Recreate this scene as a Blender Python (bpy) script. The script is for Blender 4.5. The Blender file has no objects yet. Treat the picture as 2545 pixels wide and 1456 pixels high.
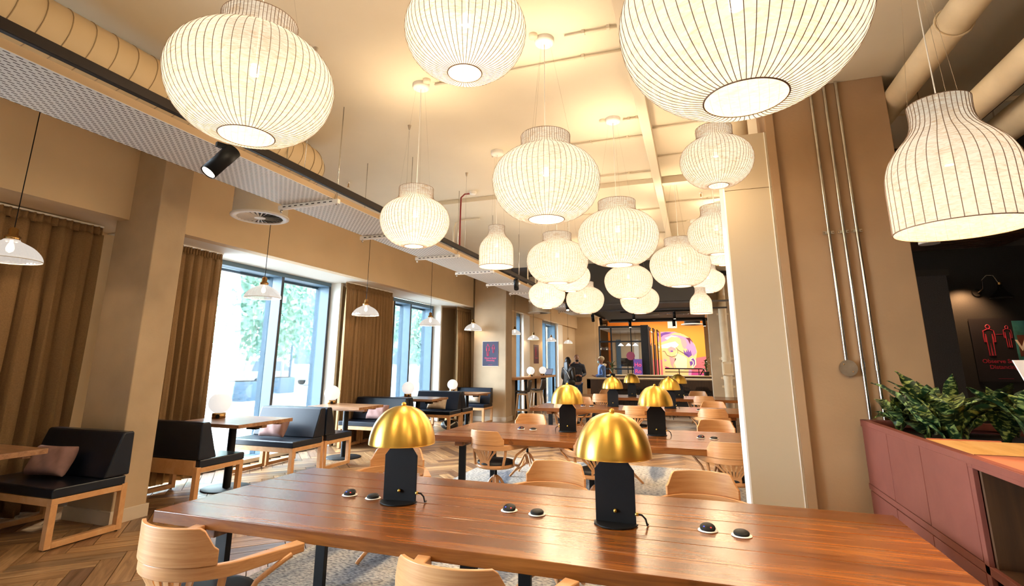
import bpy, bmesh, math, random
from mathutils import Vector, Matrix, Euler
random.seed(7)
S = bpy.context.scene
COL = S.collection
PI = math.pi
# ------------------------------------------------------------------ camera, world, exposure
yaw, pitch, roll = math.radians(-19.18), math.radians(12.684), math.radians(0.184)
F, CX, CY, W, H = 1287.47, 1270.8, 611.1, 2545.0, 1456.0
cd = bpy.data.cameras.new('camera'); cam = bpy.data.objects.new('camera', cd); COL.objects.link(cam)
fwd = Vector((math.sin(yaw)*math.cos(pitch), math.cos(yaw)*math.cos(pitch), math.sin(pitch)))
rgt = Vector((math.cos(yaw), -math.sin(yaw), 0)); up = rgt.cross(fwd)
r2 = rgt*math.cos(roll)+up*math.sin(roll); u2 = -rgt*math.sin(roll)+up*math.cos(roll)
cam.matrix_world = Matrix(((r2.x, u2.x, -fwd.x, 0), (r2.y, u2.y, -fwd.y, 0), (r2.z, u2.z, -fwd.z, 1.6), (0, 0, 0, 1)))
cd.sensor_width = 36; cd.sensor_fit = 'HORIZONTAL'; cd.lens = F*36/W
cd.shift_x = (W/2-CX)/W; cd.shift_y = (CY-H/2)/W
cd.clip_start = 0.05; cd.clip_end = 300
S.camera = cam
S.view_settings.view_transform = 'Standard'; S.view_settings.look = 'None'
S.view_settings.exposure = -0.08; S.view_settings.gamma = 1.0; S.view_settings.use_curve_mapping = False
wd = bpy.data.worlds.new('sky'); S.world = wd; wd.use_nodes = True
bg = wd.node_tree.nodes['Background']; bg.inputs[0].default_value = (0.76, 0.89, 1.0, 1); bg.inputs[1].default_value = 60.0
cy = S.cycles
cy.use_denoising = True; cy.max_bounces = 7; cy.diffuse_bounces = 4; cy.glossy_bounces = 3
cy.transmission_bounces = 4; cy.transparent_max_bounces = 12; cy.sample_clamp_indirect = 6; cy.caustics_reflective = False; cy.caustics_refractive = False
def light(kind, name, loc, power, color=(1, .78, .5), size=.1, rot=None, parent=None, **kw):
    d = bpy.data.lights.new(name, kind); d.energy = power; d.color = color
    if kind == 'AREA': d.shape = 'RECTANGLE'; d.size = size; d.size_y = kw.get('sy', size)
    elif kind == 'SUN': d.angle = size
    else: d.shadow_soft_size = size
    if kind == 'SPOT': d.spot_size = kw.get('cone', 1.0); d.spot_blend = kw.get('blend', .4)
    o = bpy.data.objects.new(name, d); COL.objects.link(o); o.location = loc
    if rot: o.rotation_euler = rot
    if parent: o.parent = parent
    return o
sun = light('SUN', 'sun', (-20, 10, 20), 20.0, (1, .97, .9), .05, (math.radians(48), 0, math.radians(-150)))
for (y0, y1) in ((4.9, 8.9), (11.3, 13.5), (16.0, 22.0)):       # sky portals in the window openings
    p = light('AREA', 'window_portal', (-7.6 if y0 < 14 else -5.9, (y0+y1)/2, 1.65), 1, (1, 1, 1), y1-y0, (0, math.radians(-90), 0), sy=1)
    p.data.size = 3.2; p.data.size_y = y1-y0; p.data.cycles.is_portal = True
BULB = 125.0
light('AREA', 'far_fill_light', (-.6, 24.2, 3.72), 420, (1, .86, .68), 4.0, None, sy=3.5)  # added fill without a fixture, brightens the far end and mural
light('AREA', 'meeting_room_fill', (-2.8, 23.9, 2.98), 60, (1, .95, .88), 1.2, None, sy=2.0)  # added fill light to lift the glass room, no fixture built
light('AREA', 'far_fill_light', (-.6, 20.0, 3.72), 160, (1, .86, .68), 4.0, None, sy=1.2)  # second added fill, out of view behind the dark slab

# ------------------------------------------------------------------ materials
def newmat(name):
    m = bpy.data.materials.new(name); m.use_nodes = True; nt = m.node_tree
    return m, nt, nt.nodes['Principled BSDF']
def nd(nt, t, **kw):
    n = nt.nodes.new(t)
    for k, v in kw.items():
        if k.startswith('i_'): n.inputs[int(k[2:])].default_value = v
        else: setattr(n, k, v)
    return n
def plain(name, c, rough=.5, metal=0, spec=.5, var=0, scale=8, bump=0, bscale=60, coat=0):
    m, nt, b = newmat(name); b.inputs['Base Color'].default_value = (*c, 1); b.inputs['Roughness'].default_value = rough
    b.inputs['Metallic'].default_value = metal; b.inputs['Specular IOR Level'].default_value = spec; b.inputs['Coat Weight'].default_value = coat
    if var or bump: tc = nd(nt, 'ShaderNodeTexCoord')
    if var:
        n = nd(nt, 'ShaderNodeTexNoise'); n.inputs['Scale'].default_value = scale; n.inputs['Detail'].default_value = 5
        nt.links.new(tc.outputs['Object'], n.inputs['Vector'])
        r = nd(nt, 'ShaderNodeValToRGB'); r.color_ramp.elements[0].position = .3; r.color_ramp.elements[1].position = .7
        r.color_ramp.elements[0].color = (*[x*(1-var) for x in c], 1); r.color_ramp.elements[1].color = (*[min(1, x*(1+var)) for x in c], 1)
        nt.links.new(n.outputs[0], r.inputs[0]); nt.links.new(r.outputs[0], b.inputs['Base Color'])
    if bump:
        n = nd(nt, 'ShaderNodeTexNoise'); n.inputs['Scale'].default_value = bscale; n.inputs['Detail'].default_value = 4
        nt.links.new(tc.outputs['Object'], n.inputs['Vector'])
        bp = nd(nt, 'ShaderNodeBump'); bp.inputs['Strength'].default_value = bump; bp.inputs['Distance'].default_value = .01
        nt.links.new(n.outputs[0], bp.inputs['Height']); nt.links.new(bp.outputs[0], b.inputs['Normal'])
    return m
def wood(name, cs, st=(1.2, 14, 14), rough=.4, coord='Object', rand=0, knots=0, bump=.15, spec=.5, coat=0, hue=None):
    m, nt, b = newmat(name); L = nt.links
    tc = nd(nt, 'ShaderNodeTexCoord'); mp = nd(nt, 'ShaderNodeMapping'); mp.inputs['Scale'].default_value = st
    L.new(tc.outputs[coord], mp.inputs['Vector'])
    oi = nd(nt, 'ShaderNodeObjectInfo'); at = nd(nt, 'ShaderNodeAttribute', attribute_name='rnd')
    ad = nd(nt, 'ShaderNodeMath', operation='ADD'); L.new(oi.outputs['Random'], ad.inputs[0]); L.new(at.outputs['Fac'], ad.inputs[1])
    fr = nd(nt, 'ShaderNodeMath', operation='FRACT'); L.new(ad.outputs[0], fr.inputs[0])
    ml = nd(nt, 'ShaderNodeMath', operation='MULTIPLY'); L.new(fr.outputs[0], ml.inputs[0]); ml.inputs[1].default_value = 37.0
    va = nd(nt, 'ShaderNodeVectorMath', operation='ADD'); L.new(mp.outputs[0], va.inputs[0]); L.new(ml.outputs[0], va.inputs[1])
    n1 = nd(nt, 'ShaderNodeTexNoise'); n1.inputs['Scale'].default_value = 1.0; n1.inputs['Detail'].default_value = 7; n1.inputs['Roughness'].default_value = .62; n1.inputs['Distortion'].default_value = .6
    L.new(va.outputs[0], n1.inputs['Vector'])
    r = nd(nt, 'ShaderNodeValToRGB'); e = r.color_ramp.elements
    e[0].position = .3; e[0].color = (*cs[0], 1); e[1].position = .72; e[1].color = (*cs[-1], 1)
    if len(cs) > 2: x = e.new(.5); x.color = (*cs[1], 1)
    L.new(n1.outputs[0], r.inputs[0]); out = r.outputs[0]
    if knots:
        mp2 = nd(nt, 'ShaderNodeMapping'); mp2.inputs['Scale'].default_value = (3.2, 9, 9); L.new(tc.outputs[coord], mp2.inputs['Vector'])
        va2 = nd(nt, 'ShaderNodeVectorMath', operation='ADD'); L.new(mp2.outputs[0], va2.inputs[0]); L.new(ml.outputs[0], va2.inputs[1])
        v = nd(nt, 'ShaderNodeTexNoise'); v.inputs['Scale'].default_value = 1.0; v.inputs['Detail'].default_value = 3; v.inputs['Distortion'].default_value = 1.6; L.new(va2.outputs[0], v.inputs['Vector'])
        rr = nd(nt, 'ShaderNodeValToRGB'); rr.color_ramp.elements[0].position = .25; rr.color_ramp.elements[1].position = .36
        rr.color_ramp.elements[0].color = (.25, .2, .18, 1); rr.color_ramp.elements[1].color = (1, 1, 1, 1); L.new(v.outputs[0], rr.inputs[0])
        mx = nd(nt, 'ShaderNodeMix', data_type='RGBA', blend_type='MULTIPLY'); mx.inputs[0].default_value = knots
        L.new(out, mx.inputs[6]); L.new(rr.outputs[0], mx.inputs[7]); out = mx.outputs[2]
    if rand:
        r3 = nd(nt, 'ShaderNodeValToRGB'); el = r3.color_ramp.elements
        el[0].position = 0; el[0].color = (1-rand, 1-rand, 1-rand*.9, 1); el[1].position = 1; el[1].color = (1+rand*.25,)*3+(1,)
        if hue:
            for p_, c_ in hue: z = el.new(p_); z.color = (*c_, 1)
        L.new(fr.outputs[0], r3.inputs[0])
        mx = nd(nt, 'ShaderNodeMix', data_type='RGBA', blend_type='MULTIPLY'); mx.inputs[0].default_value = 1
        L.new(out, mx.inputs[6]); L.new(r3.outputs[0], mx.inputs[7]); out = mx.outputs[2]
    L.new(out, b.inputs['Base Color']); b.inputs['Roughness'].default_value = rough; b.inputs['Specular IOR Level'].default_value = spec; b.inputs['Coat Weight'].default_value = coat; b.inputs['Coat Roughness'].default_value = .2
    if bump:
        bp = nd(nt, 'ShaderNodeBump'); bp.inputs['Strength'].default_value = bump; bp.inputs['Distance'].default_value = .004
        L.new(n1.outputs[0], bp.inputs['Height']); L.new(bp.outputs[0], b.inputs['Normal'])
    return m
def emit(name, c, s=1):
    m, nt, b = newmat(name); b.inputs['Base Color'].default_value = (*[x*.5 for x in c], 1); b.inputs['Emission Color'].default_value = (*c, 1); b.inputs['Emission Strength'].default_value = s
    return m

M = {}
M['wall'] = plain('cream_wall', (.68, .52, .33), .85, var=.05, scale=1.2, bump=.05, bscale=160)
M['ceiling'] = plain('ceiling_paint', (.68, .6, .47), .8, var=.05, scale=.8, bump=.08, bscale=20)
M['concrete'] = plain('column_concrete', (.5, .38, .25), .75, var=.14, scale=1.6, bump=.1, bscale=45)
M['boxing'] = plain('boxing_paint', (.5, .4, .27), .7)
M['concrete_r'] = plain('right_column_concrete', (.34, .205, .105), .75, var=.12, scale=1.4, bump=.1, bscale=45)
M['white'] = plain('white_paint', (.86, .84, .8), .5)
M['soffit'] = plain('reveal_white', (.86, .83, .76), .6)
M['base'] = plain('baseboard_paint', (.66, .56, .44), .5)
M['frame'] = plain('window_frame_bluegrey', (.085, .15, .21), .45, var=.05)
M['frame_dark'] = plain('window_frame_edge', (.035, .04, .05), .5)
M['black'] = plain('black_metal', (.008, .008, .009), .5, spec=.18, var=.1)
M['track'] = plain('track_black', (.018, .013, .011), .6, spec=.15)
M['vinyl'] = plain('navy_vinyl', (.006, .01, .02), .28, spec=.4, bump=.05, bscale=30)
M['seatfab'] = plain('black_seat_vinyl', (.008, .01, .016), .5)
M['steel'] = plain('galvanised_steel', (.62, .6, .56), .22, metal=1, var=.12, scale=18)
M['brass'] = plain('brushed_brass', (.72, .45, .09), .36, metal=1)
_nt = M['brass'].node_tree; _b = _nt.nodes['Principled BSDF']; _t = nd(_nt, 'ShaderNodeTangent', direction_type='RADIAL', axis='Z'); _nt.links.new(_t.outputs[0], _b.inputs['Tangent']); _b.inputs['Anisotropic'].default_value = .75; _b.inputs['Anisotropic Rotation'].default_value = .25
M['brass2'] = plain('aged_brass_fitting', (.5, .3, .12), .25, metal=1)
M['painted_pipe'] = plain('cream_painted_pipe', (.74, .6, .4), .55, var=.08, scale=5, bump=.2, bscale=12)
M['duct'] = plain('duct_cream', (.66, .5, .3), .55, bump=.1, bscale=9)
M['duct_seam'] = plain('duct_seam_line', (.38, .27, .15), .6)
M['curtain'] = plain('brown_curtain', (.25, .15, .07), .9, var=.12, scale=90, spec=.15)
M['tan_lip'] = plain('tray_side_tan', (.46, .33, .2), .7)
M['beech'] = wood('beech_wood', [(.5, .23, .085), (.6, .3, .12), (.68, .37, .17)], (1.0, 9, 80), .36, coat=.12, bump=.05)
M['beech_v'] = wood('beech_wood_upright', [(.5, .23, .085), (.6, .3, .12), (.68, .37, .17)], (30, 30, 2), .38, bump=.05)
M['oakframe'] = wood('bench_oak', [(.58, .3, .12), (.66, .36, .16), (.72, .44, .22)], (8, 8, 8), .42, bump=.05)
M['table'] = wood('reclaimed_pine_top', [(.085, .024, .005), (.2, .062, .012), (.34, .125, .026)], (.9, 13, 13), .27, spec=.4, rand=.22, knots=.85, bump=.2, coat=.2)
M['table2'] = wood('window_table_top', [(.2, .09, .04), (.34, .17, .08), (.48, .27, .14)], (2, 18, 18), .3, knots=.6, bump=.2, coat=.2)
M['plywood'] = wood('pale_ply_edge', [(.6, .42, .24), (.74, .56, .34)], (3, 20, 20), .45)
M['darkwood'] = wood('dark_cabinet_wood', [(.035, .015, .006), (.085, .036, .013)], (16, 16, 1.2), .5)
M['goldwood'] = wood('cabinet_top_oak', [(.5, .24, .07), (.68, .37, .12), (.78, .48, .2)], (14, 2, 8), .4)
M['floor'] = wood('herringbone_oak', [(.16, .085, .04), (.36, .22, .11), (.54, .37, .21)], (2.0, 22, 1), .34, coord='UV', rand=.25, knots=.5, bump=.12, hue=[(.1, (.42, .34, .36)), (.2, (.55, .44, .42)), (.3, (.9, .82, .74)), (.7, (1.15, 1.05, .92)), (.9, (1.4, 1.3, 1.15))])
M['pink'] = wood('terracotta_pink_laminate', [(.15, .041, .03), (.168, .048, .034), (.185, .055, .04)], (20, 4, 4), .55, spec=.25, bump=.05)
M['pinktop'] = plain('terracotta_lit_top', (.42, .13, .07), .45)  # same laminate as the doors, warm spotlight put into its colour
M['darkwall'] = plain('black_grasscloth', (.012, .011, .012), .6, var=.4, scale=120)
M['charcoal'] = plain('charcoal_grasscloth', (.045, .045, .055), .75, var=.25, scale=110)
M['slab'] = plain('dark_ceiling_panel', (.02, .019, .02), .6)
M['slab2'] = plain('dark_ceiling_soffit', (.055, .05, .05), .7)
M['leaf'] = None
M['soil'] = plain('potting_soil', (.02, .014, .01), .95, bump=.6, bscale=40)
M['pave'] = plain('pale_paving', (.62, .62, .6), .8, var=.05, scale=.4)
M['road'] = plain('road_asphalt', (.42, .45, .5), .8, var=.06, scale=.6)
M['bark'] = plain('tree_bark', (.3, .3, .27), .9, var=.25, scale=12)
M['foliage'] = plain('pale_green_leaves', (.36, .55, .44), .8, var=.35, scale=2.2)
M['foliage2'] = plain('yellow_green_leaves', (.5, .5, .22), .8, var=.3, scale=2.2)
M['carpaint'] = plain('silver_car_paint', (.55, .6, .64), .3)
M['carglass'] = plain('dark_car_glass', (.08, .12, .16), .1)
M['cone'] = plain('orange_cone', (.9, .25, .12), .5)
M['building'] = plain('pale_building_cladding', (.55, .6, .64), .8)
M['opal'] = emit('opal_glass_lit', (.95, .93, .9), .85)
M['bulb'] = emit('lit_bulb', (1, .8, .5), 12)
M['led'] = emit('spot_lens_lit', (1, .82, .6), 6)
M['redled'] = emit('red_indicator', (1, .03, .02), 2)
M['blueled'] = emit('blue_indicator', (.05, .08, 1), 2)
M['poster'] = plain('poster_navy', (.028, .03, .07), .55)
M['poster_d'] = plain('poster_black', (.01, .008, .012), .5)
M['pinkink'] = plain('poster_pink_ink', (.75, .06, .16), .6)
M['dimink'] = plain('dimmed_poster_ink', (.3, .012, .04), .6)  # poster ink darkened, the dim room light is put into the colour
M['paper'] = plain('poster_white_edge', (.8, .78, .74), .6)
M['cush'] = plain('dusty_pink_cushion', (.3, .17, .15), .85, var=.1, scale=20)
M['cush2'] = plain('beige_cushion', (.62, .5, .38), .85, var=.1, scale=20)
M['stool'] = plain('dark_grey_shell', (.06, .055, .055), .5)
M['palewood'] = wood('pale_ash_leg', [(.66, .46, .3), (.76, .58, .4)], (20, 20, 2), .45, bump=0)
M['skin'] = plain('skin', (.5, .28, .2), .55); M['hair'] = plain('black_hair', (.008, .008, .012), .35)
M['jacket'] = plain('dark_olive_jacket', (.04, .032, .026), .7, var=.3, scale=12)
M['puffer'] = plain('navy_puffer', (.03, .04, .07), .6, var=.4, scale=14)
M['jeans'] = plain('blue_jeans', (.05, .12, .32), .8, var=.2, scale=12)
M['denim'] = plain('denim_jacket', (.1, .2, .5), .8, var=.25, scale=14)
M['cap'] = plain('beige_cap', (.62, .52, .36), .8); M['mask'] = plain('pale_blue_mask', (.6, .8, .85), .7)
M['bag'] = plain('black_bag', (.015, .015, .018), .5)
M['red'] = plain('red_cable', (.2, .01, .01), .5)
M['screen'] = emit('laptop_screen', (.3, .34, .48), .7)
M['laptop'] = plain('laptop_shell', (.2, .2, .22), .3, metal=.8)
M['grey'] = plain('warm_grey_plastic', (.4, .34, .27), .5)

def glassmat(name, tint=(1, 1, 1), refl=.08):
    m, nt, b = newmat(name); nt.nodes.remove(b); out = nt.nodes['Material Output']
    t = nd(nt, 'ShaderNodeBsdfTransparent'); t.inputs[0].default_value = (*tint, 1)
    g = nd(nt, 'ShaderNodeBsdfGlossy'); g.inputs['Roughness'].default_value = .02
    fz = nd(nt, 'ShaderNodeFresnel'); fz.inputs[0].default_value = 1.45
    ml = nd(nt, 'ShaderNodeMath', operation='MULTIPLY'); ml.inputs[1].default_value = refl/.08*.9; nt.links.new(fz.outputs[0], ml.inputs[0])
    mx = nd(nt, 'ShaderNodeMixShader'); nt.links.new(ml.outputs[0], mx.inputs[0]); nt.links.new(t.outputs[0], mx.inputs[1]); nt.links.new(g.outputs[0], mx.inputs[2])
    nt.links.new(mx.outputs[0], out.inputs[0]); return m
M['glass'] = glassmat('window_glass', (.97, .99, 1))
M['glassint'] = glassmat('partition_glass', (.8, .82, .84), .12)
def ribbedglass():
    m, nt, b = newmat('ribbed_pendant_glass'); nt.nodes.remove(b); out = nt.nodes['Material Output']; L = nt.links
    t = nd(nt, 'ShaderNodeBsdfTransparent'); t.inputs[0].default_value = (1, .98, .95, 1)
    e = nd(nt, 'ShaderNodeEmission'); e.inputs[0].default_value = (1, .9, .8, 1); e.inputs[1].default_value = .95
    g = nd(nt, 'ShaderNodeBsdfGlossy'); g.inputs['Roughness'].default_value = .15
    mx = nd(nt, 'ShaderNodeMixShader'); mx.inputs[0].default_value = .75; L.new(t.outputs[0], mx.inputs[1]); L.new(e.outputs[0], mx.inputs[2])
    m2 = nd(nt, 'ShaderNodeMixShader'); m2.inputs[0].default_value = .15; L.new(mx.outputs[0], m2.inputs[1]); L.new(g.outputs[0], m2.inputs[2])
    L.new(m2.outputs[0], out.inputs[0]); return m
M['pglass'] = ribbedglass()
def shademat():
    m, nt, b = newmat('cocoon_shade_fibre'); nt.nodes.remove(b); out = nt.nodes['Material Output']; L = nt.links
    tc = nd(nt, 'ShaderNodeTexCoord')
    # fine fibres: two stretched, warped noises
    def fib(sc, rotz, dist):
        mp = nd(nt, 'ShaderNodeMapping'); mp.inputs['Scale'].default_value = sc; mp.inputs['Rotation'].default_value = rotz
        L.new(tc.outputs['Object'], mp.inputs['Vector'])
        n = nd(nt, 'ShaderNodeTexNoise'); n.inputs['Scale'].default_value = 1; n.inputs['Detail'].default_value = 6; n.inputs['Distortion'].default_value = dist
        L.new(mp.outputs[0], n.inputs['Vector']); return n.outputs[0]
    a = fib((9, 9, 60), (.3, .1, 0), 2.2); c = fib((14, 14, 45), (-.5, .4, 1), 2.5); d = fib((4, 4, 4), (0, 0, 0), 1)
    m1 = nd(nt, 'ShaderNodeMath', operation='MINIMUM'); L.new(a, m1.inputs[0]); L.new(c, m1.inputs[1])
    m2 = nd(nt, 'ShaderNodeMath', operation='MULTIPLY_ADD'); L.new(d, m2.inputs[0]); m2.inputs[1].default_value = .35; L.new(m1.outputs[0], m2.inputs[2])
    r = nd(nt, 'ShaderNodeValToRGB'); r.color_ramp.elements[0].position = .42; r.color_ramp.elements[0].color = (.7, .42, .2, 1)
    r.color_ramp.elements[1].position = .72; r.color_ramp.elements[1].color = (1.0, .88, .68, 1); L.new(m2.outputs[0], r.inputs[0])
    e = nd(nt, 'ShaderNodeEmission'); L.new(r.outputs[0], e.inputs[0]); e.inputs[1].default_value = .58
    tr = nd(nt, 'ShaderNodeBsdfTranslucent'); tr.inputs[0].default_value = (.27, .26, .25, 1)
    df = nd(nt, 'ShaderNodeBsdfDiffuse'); df.inputs[0].default_value = (.12, .11, .1, 1)
    ts = nd(nt, 'ShaderNodeBsdfTransparent')
    x1 = nd(nt, 'ShaderNodeMixShader'); x1.inputs[0].default_value = .12; L.new(df.outputs[0], x1.inputs[1]); L.new(tr.outputs[0], x1.inputs[2])
    x2 = nd(nt, 'ShaderNodeMixShader'); x2.inputs[0].default_value = .2; L.new(x1.outputs[0], x2.inputs[1]); L.new(ts.outputs[0], x2.inputs[2])
    ad = nd(nt, 'ShaderNodeAddShader'); L.new(x2.outputs[0], ad.inputs[0]); L.new(e.outputs[0], ad.inputs[1])
    L.new(ad.outputs[0], out.inputs[0]); m.cycles.emission_sampling = 'NONE' if False else 'AUTO'
    return m
M['shade'] = shademat()
M['rib'] = plain('shade_rib_wire', (.2, .12, .07), .7)
def traymat():
    m, nt, b = newmat('perforated_white_steel'); L = nt.links; out = nt.nodes['Material Output']
    b.inputs['Base Color'].default_value = (.72, .72, .7, 1); b.inputs['Roughness'].default_value = .45
    tc = nd(nt, 'ShaderNodeTexCoord'); sp = nd(nt, 'ShaderNodeSeparateXYZ'); L.new(tc.outputs['Object'], sp.inputs[0])
    def mth(op, a, bv=None, b2=None):
        n = nd(nt, 'ShaderNodeMath', operation=op)
        (L.new(a, n.inputs[0]) if not isinstance(a, (int, float)) else None)
        if isinstance(a, (int, float)): n.inputs[0].default_value = a
        if bv is not None:
            if isinstance(bv, (int, float)): n.inputs[1].default_value = bv
            else: L.new(bv, n.inputs[1])
        return n.outputs[0]
    xr = mth('DIVIDE', sp.outputs[0], .026); row = mth('FLOOR', xr); fx = mth('FRACT', xr)
    off = mth('MULTIPLY', row, .5); yy = mth('ADD', mth('DIVIDE', sp.outputs[1], .056), off); fy = mth('FRACT', yy)
    hole_shade = mth('MULTIPLY', mth('LESS_THAN', fx, .36), mth('LESS_THAN', fy, .55))  # darkness of the holes painted as flat slots, the panel is uncut
    t = nd(nt, 'ShaderNodeMix', data_type='RGBA'); L.new(hole_shade, t.inputs[0]); t.inputs[6].default_value = (.78, .78, .76, 1); t.inputs[7].default_value = (.05, .04, .035, 1); L.new(t.outputs[2], b.inputs[0])
    return m
M['tray'] = traymat()
def rugmat():
    m, nt, b = newmat('abstract_rug_pile'); L = nt.links; tc = nd(nt, 'ShaderNodeTexCoord')
    mp = nd(nt, 'ShaderNodeMapping'); mp.inputs['Scale'].default_value = (1.6, .35, 1); L.new(tc.outputs['Object'], mp.inputs[0])
    n = nd(nt, 'ShaderNodeTexNoise'); n.inputs['Scale'].default_value = 1.3; n.inputs['Detail'].default_value = 6; n.inputs['Distortion'].default_value = .8; L.new(mp.outputs[0], n.inputs[0])
    r = nd(nt, 'ShaderNodeValToRGB'); el = r.color_ramp.elements
    el[0].position = .3; el[0].color = (.07, .085, .12, 1); el[1].position = .72; el[1].color = (.6, .52, .42, 1)
    x = el.new(.42); x.color = (.24, .26, .3, 1); x = el.new(.5); x.color = (.55, .52, .47, 1); x = el.new(.6); x.color = (.62, .56, .48, 1)
    L.new(n.outputs[0], r.inputs[0])
    mp2 = nd(nt, 'ShaderNodeMapping'); mp2.inputs['Scale'].default_value = (26, 70, 1); L.new(tc.outputs['Object'], mp2.inputs[0])
    n2 = nd(nt, 'ShaderNodeTexNoise'); n2.inputs['Scale'].default_value = 1; n2.inputs['Detail'].default_value = 5; L.new(mp2.outputs[0], n2.inputs[0])
    r2 = nd(nt, 'ShaderNodeValToRGB'); r2.color_ramp.elements[0].position = .4; r2.color_ramp.elements[0].color = (.3, .31, .36, 1); r2.color_ramp.elements[1].position = .55; L.new(n2.outputs[0], r2.inputs[0])
    mx = nd(nt, 'ShaderNodeMix', data_type='RGBA', blend_type='MULTIPLY'); mx.inputs[0].default_value = .9; L.new(r.outputs[0], mx.inputs[6]); L.new(r2.outputs[0], mx.inputs[7])
    L.new(mx.outputs[2], b.inputs[0]); b.inputs['Roughness'].default_value = .95; b.inputs['Specular IOR Level'].default_value = .1
    bp = nd(nt, 'ShaderNodeBump'); bp.inputs['Strength'].default_value = .6; bp.inputs['Distance'].default_value = .01; L.new(n2.outputs[0], bp.inputs['Height']); L.new(bp.outputs[0], b.inputs['Normal'])
    return m
M['rug'] = rugmat()
def leafmat():
    m, nt, b = newmat('variegated_leaf'); L = nt.links; tc = nd(nt, 'ShaderNodeTexCoord')
    oi = nd(nt, 'ShaderNodeObjectInfo'); va = nd(nt, 'ShaderNodeVectorMath', operation='ADD')
    ml = nd(nt, 'ShaderNodeMath', operation='MULTIPLY'); ml.inputs[1].default_value = 20; L.new(oi.outputs['Random'], ml.inputs[0])
    mp = nd(nt, 'ShaderNodeMapping'); mp.inputs['Scale'].default_value = (28, 60, 28); L.new(tc.outputs['Object'], mp.inputs[0])
    L.new(mp.outputs[0], va.inputs[0]); L.new(ml.outputs[0], va.inputs[1])
    n = nd(nt, 'ShaderNodeTexNoise'); n.inputs['Scale'].default_value = 1; n.inputs['Detail'].default_value = 4; L.new(va.outputs[0], n.inputs[0])
    r = nd(nt, 'ShaderNodeValToRGB'); el = r.color_ramp.elements; el[0].position = .5; el[0].color = (.006, .024, .009, 1); el[1].position = .62; el[1].color = (.27, .34, .1, 1)
    L.new(n.outputs[0], r.inputs[0]); L.new(r.outputs[0], b.inputs[0]); b.inputs['Roughness'].default_value = .3; return m
M['leaf'] = leafmat()
M['stem'] = plain('green_stem', (.08, .16, .05), .5)

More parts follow.
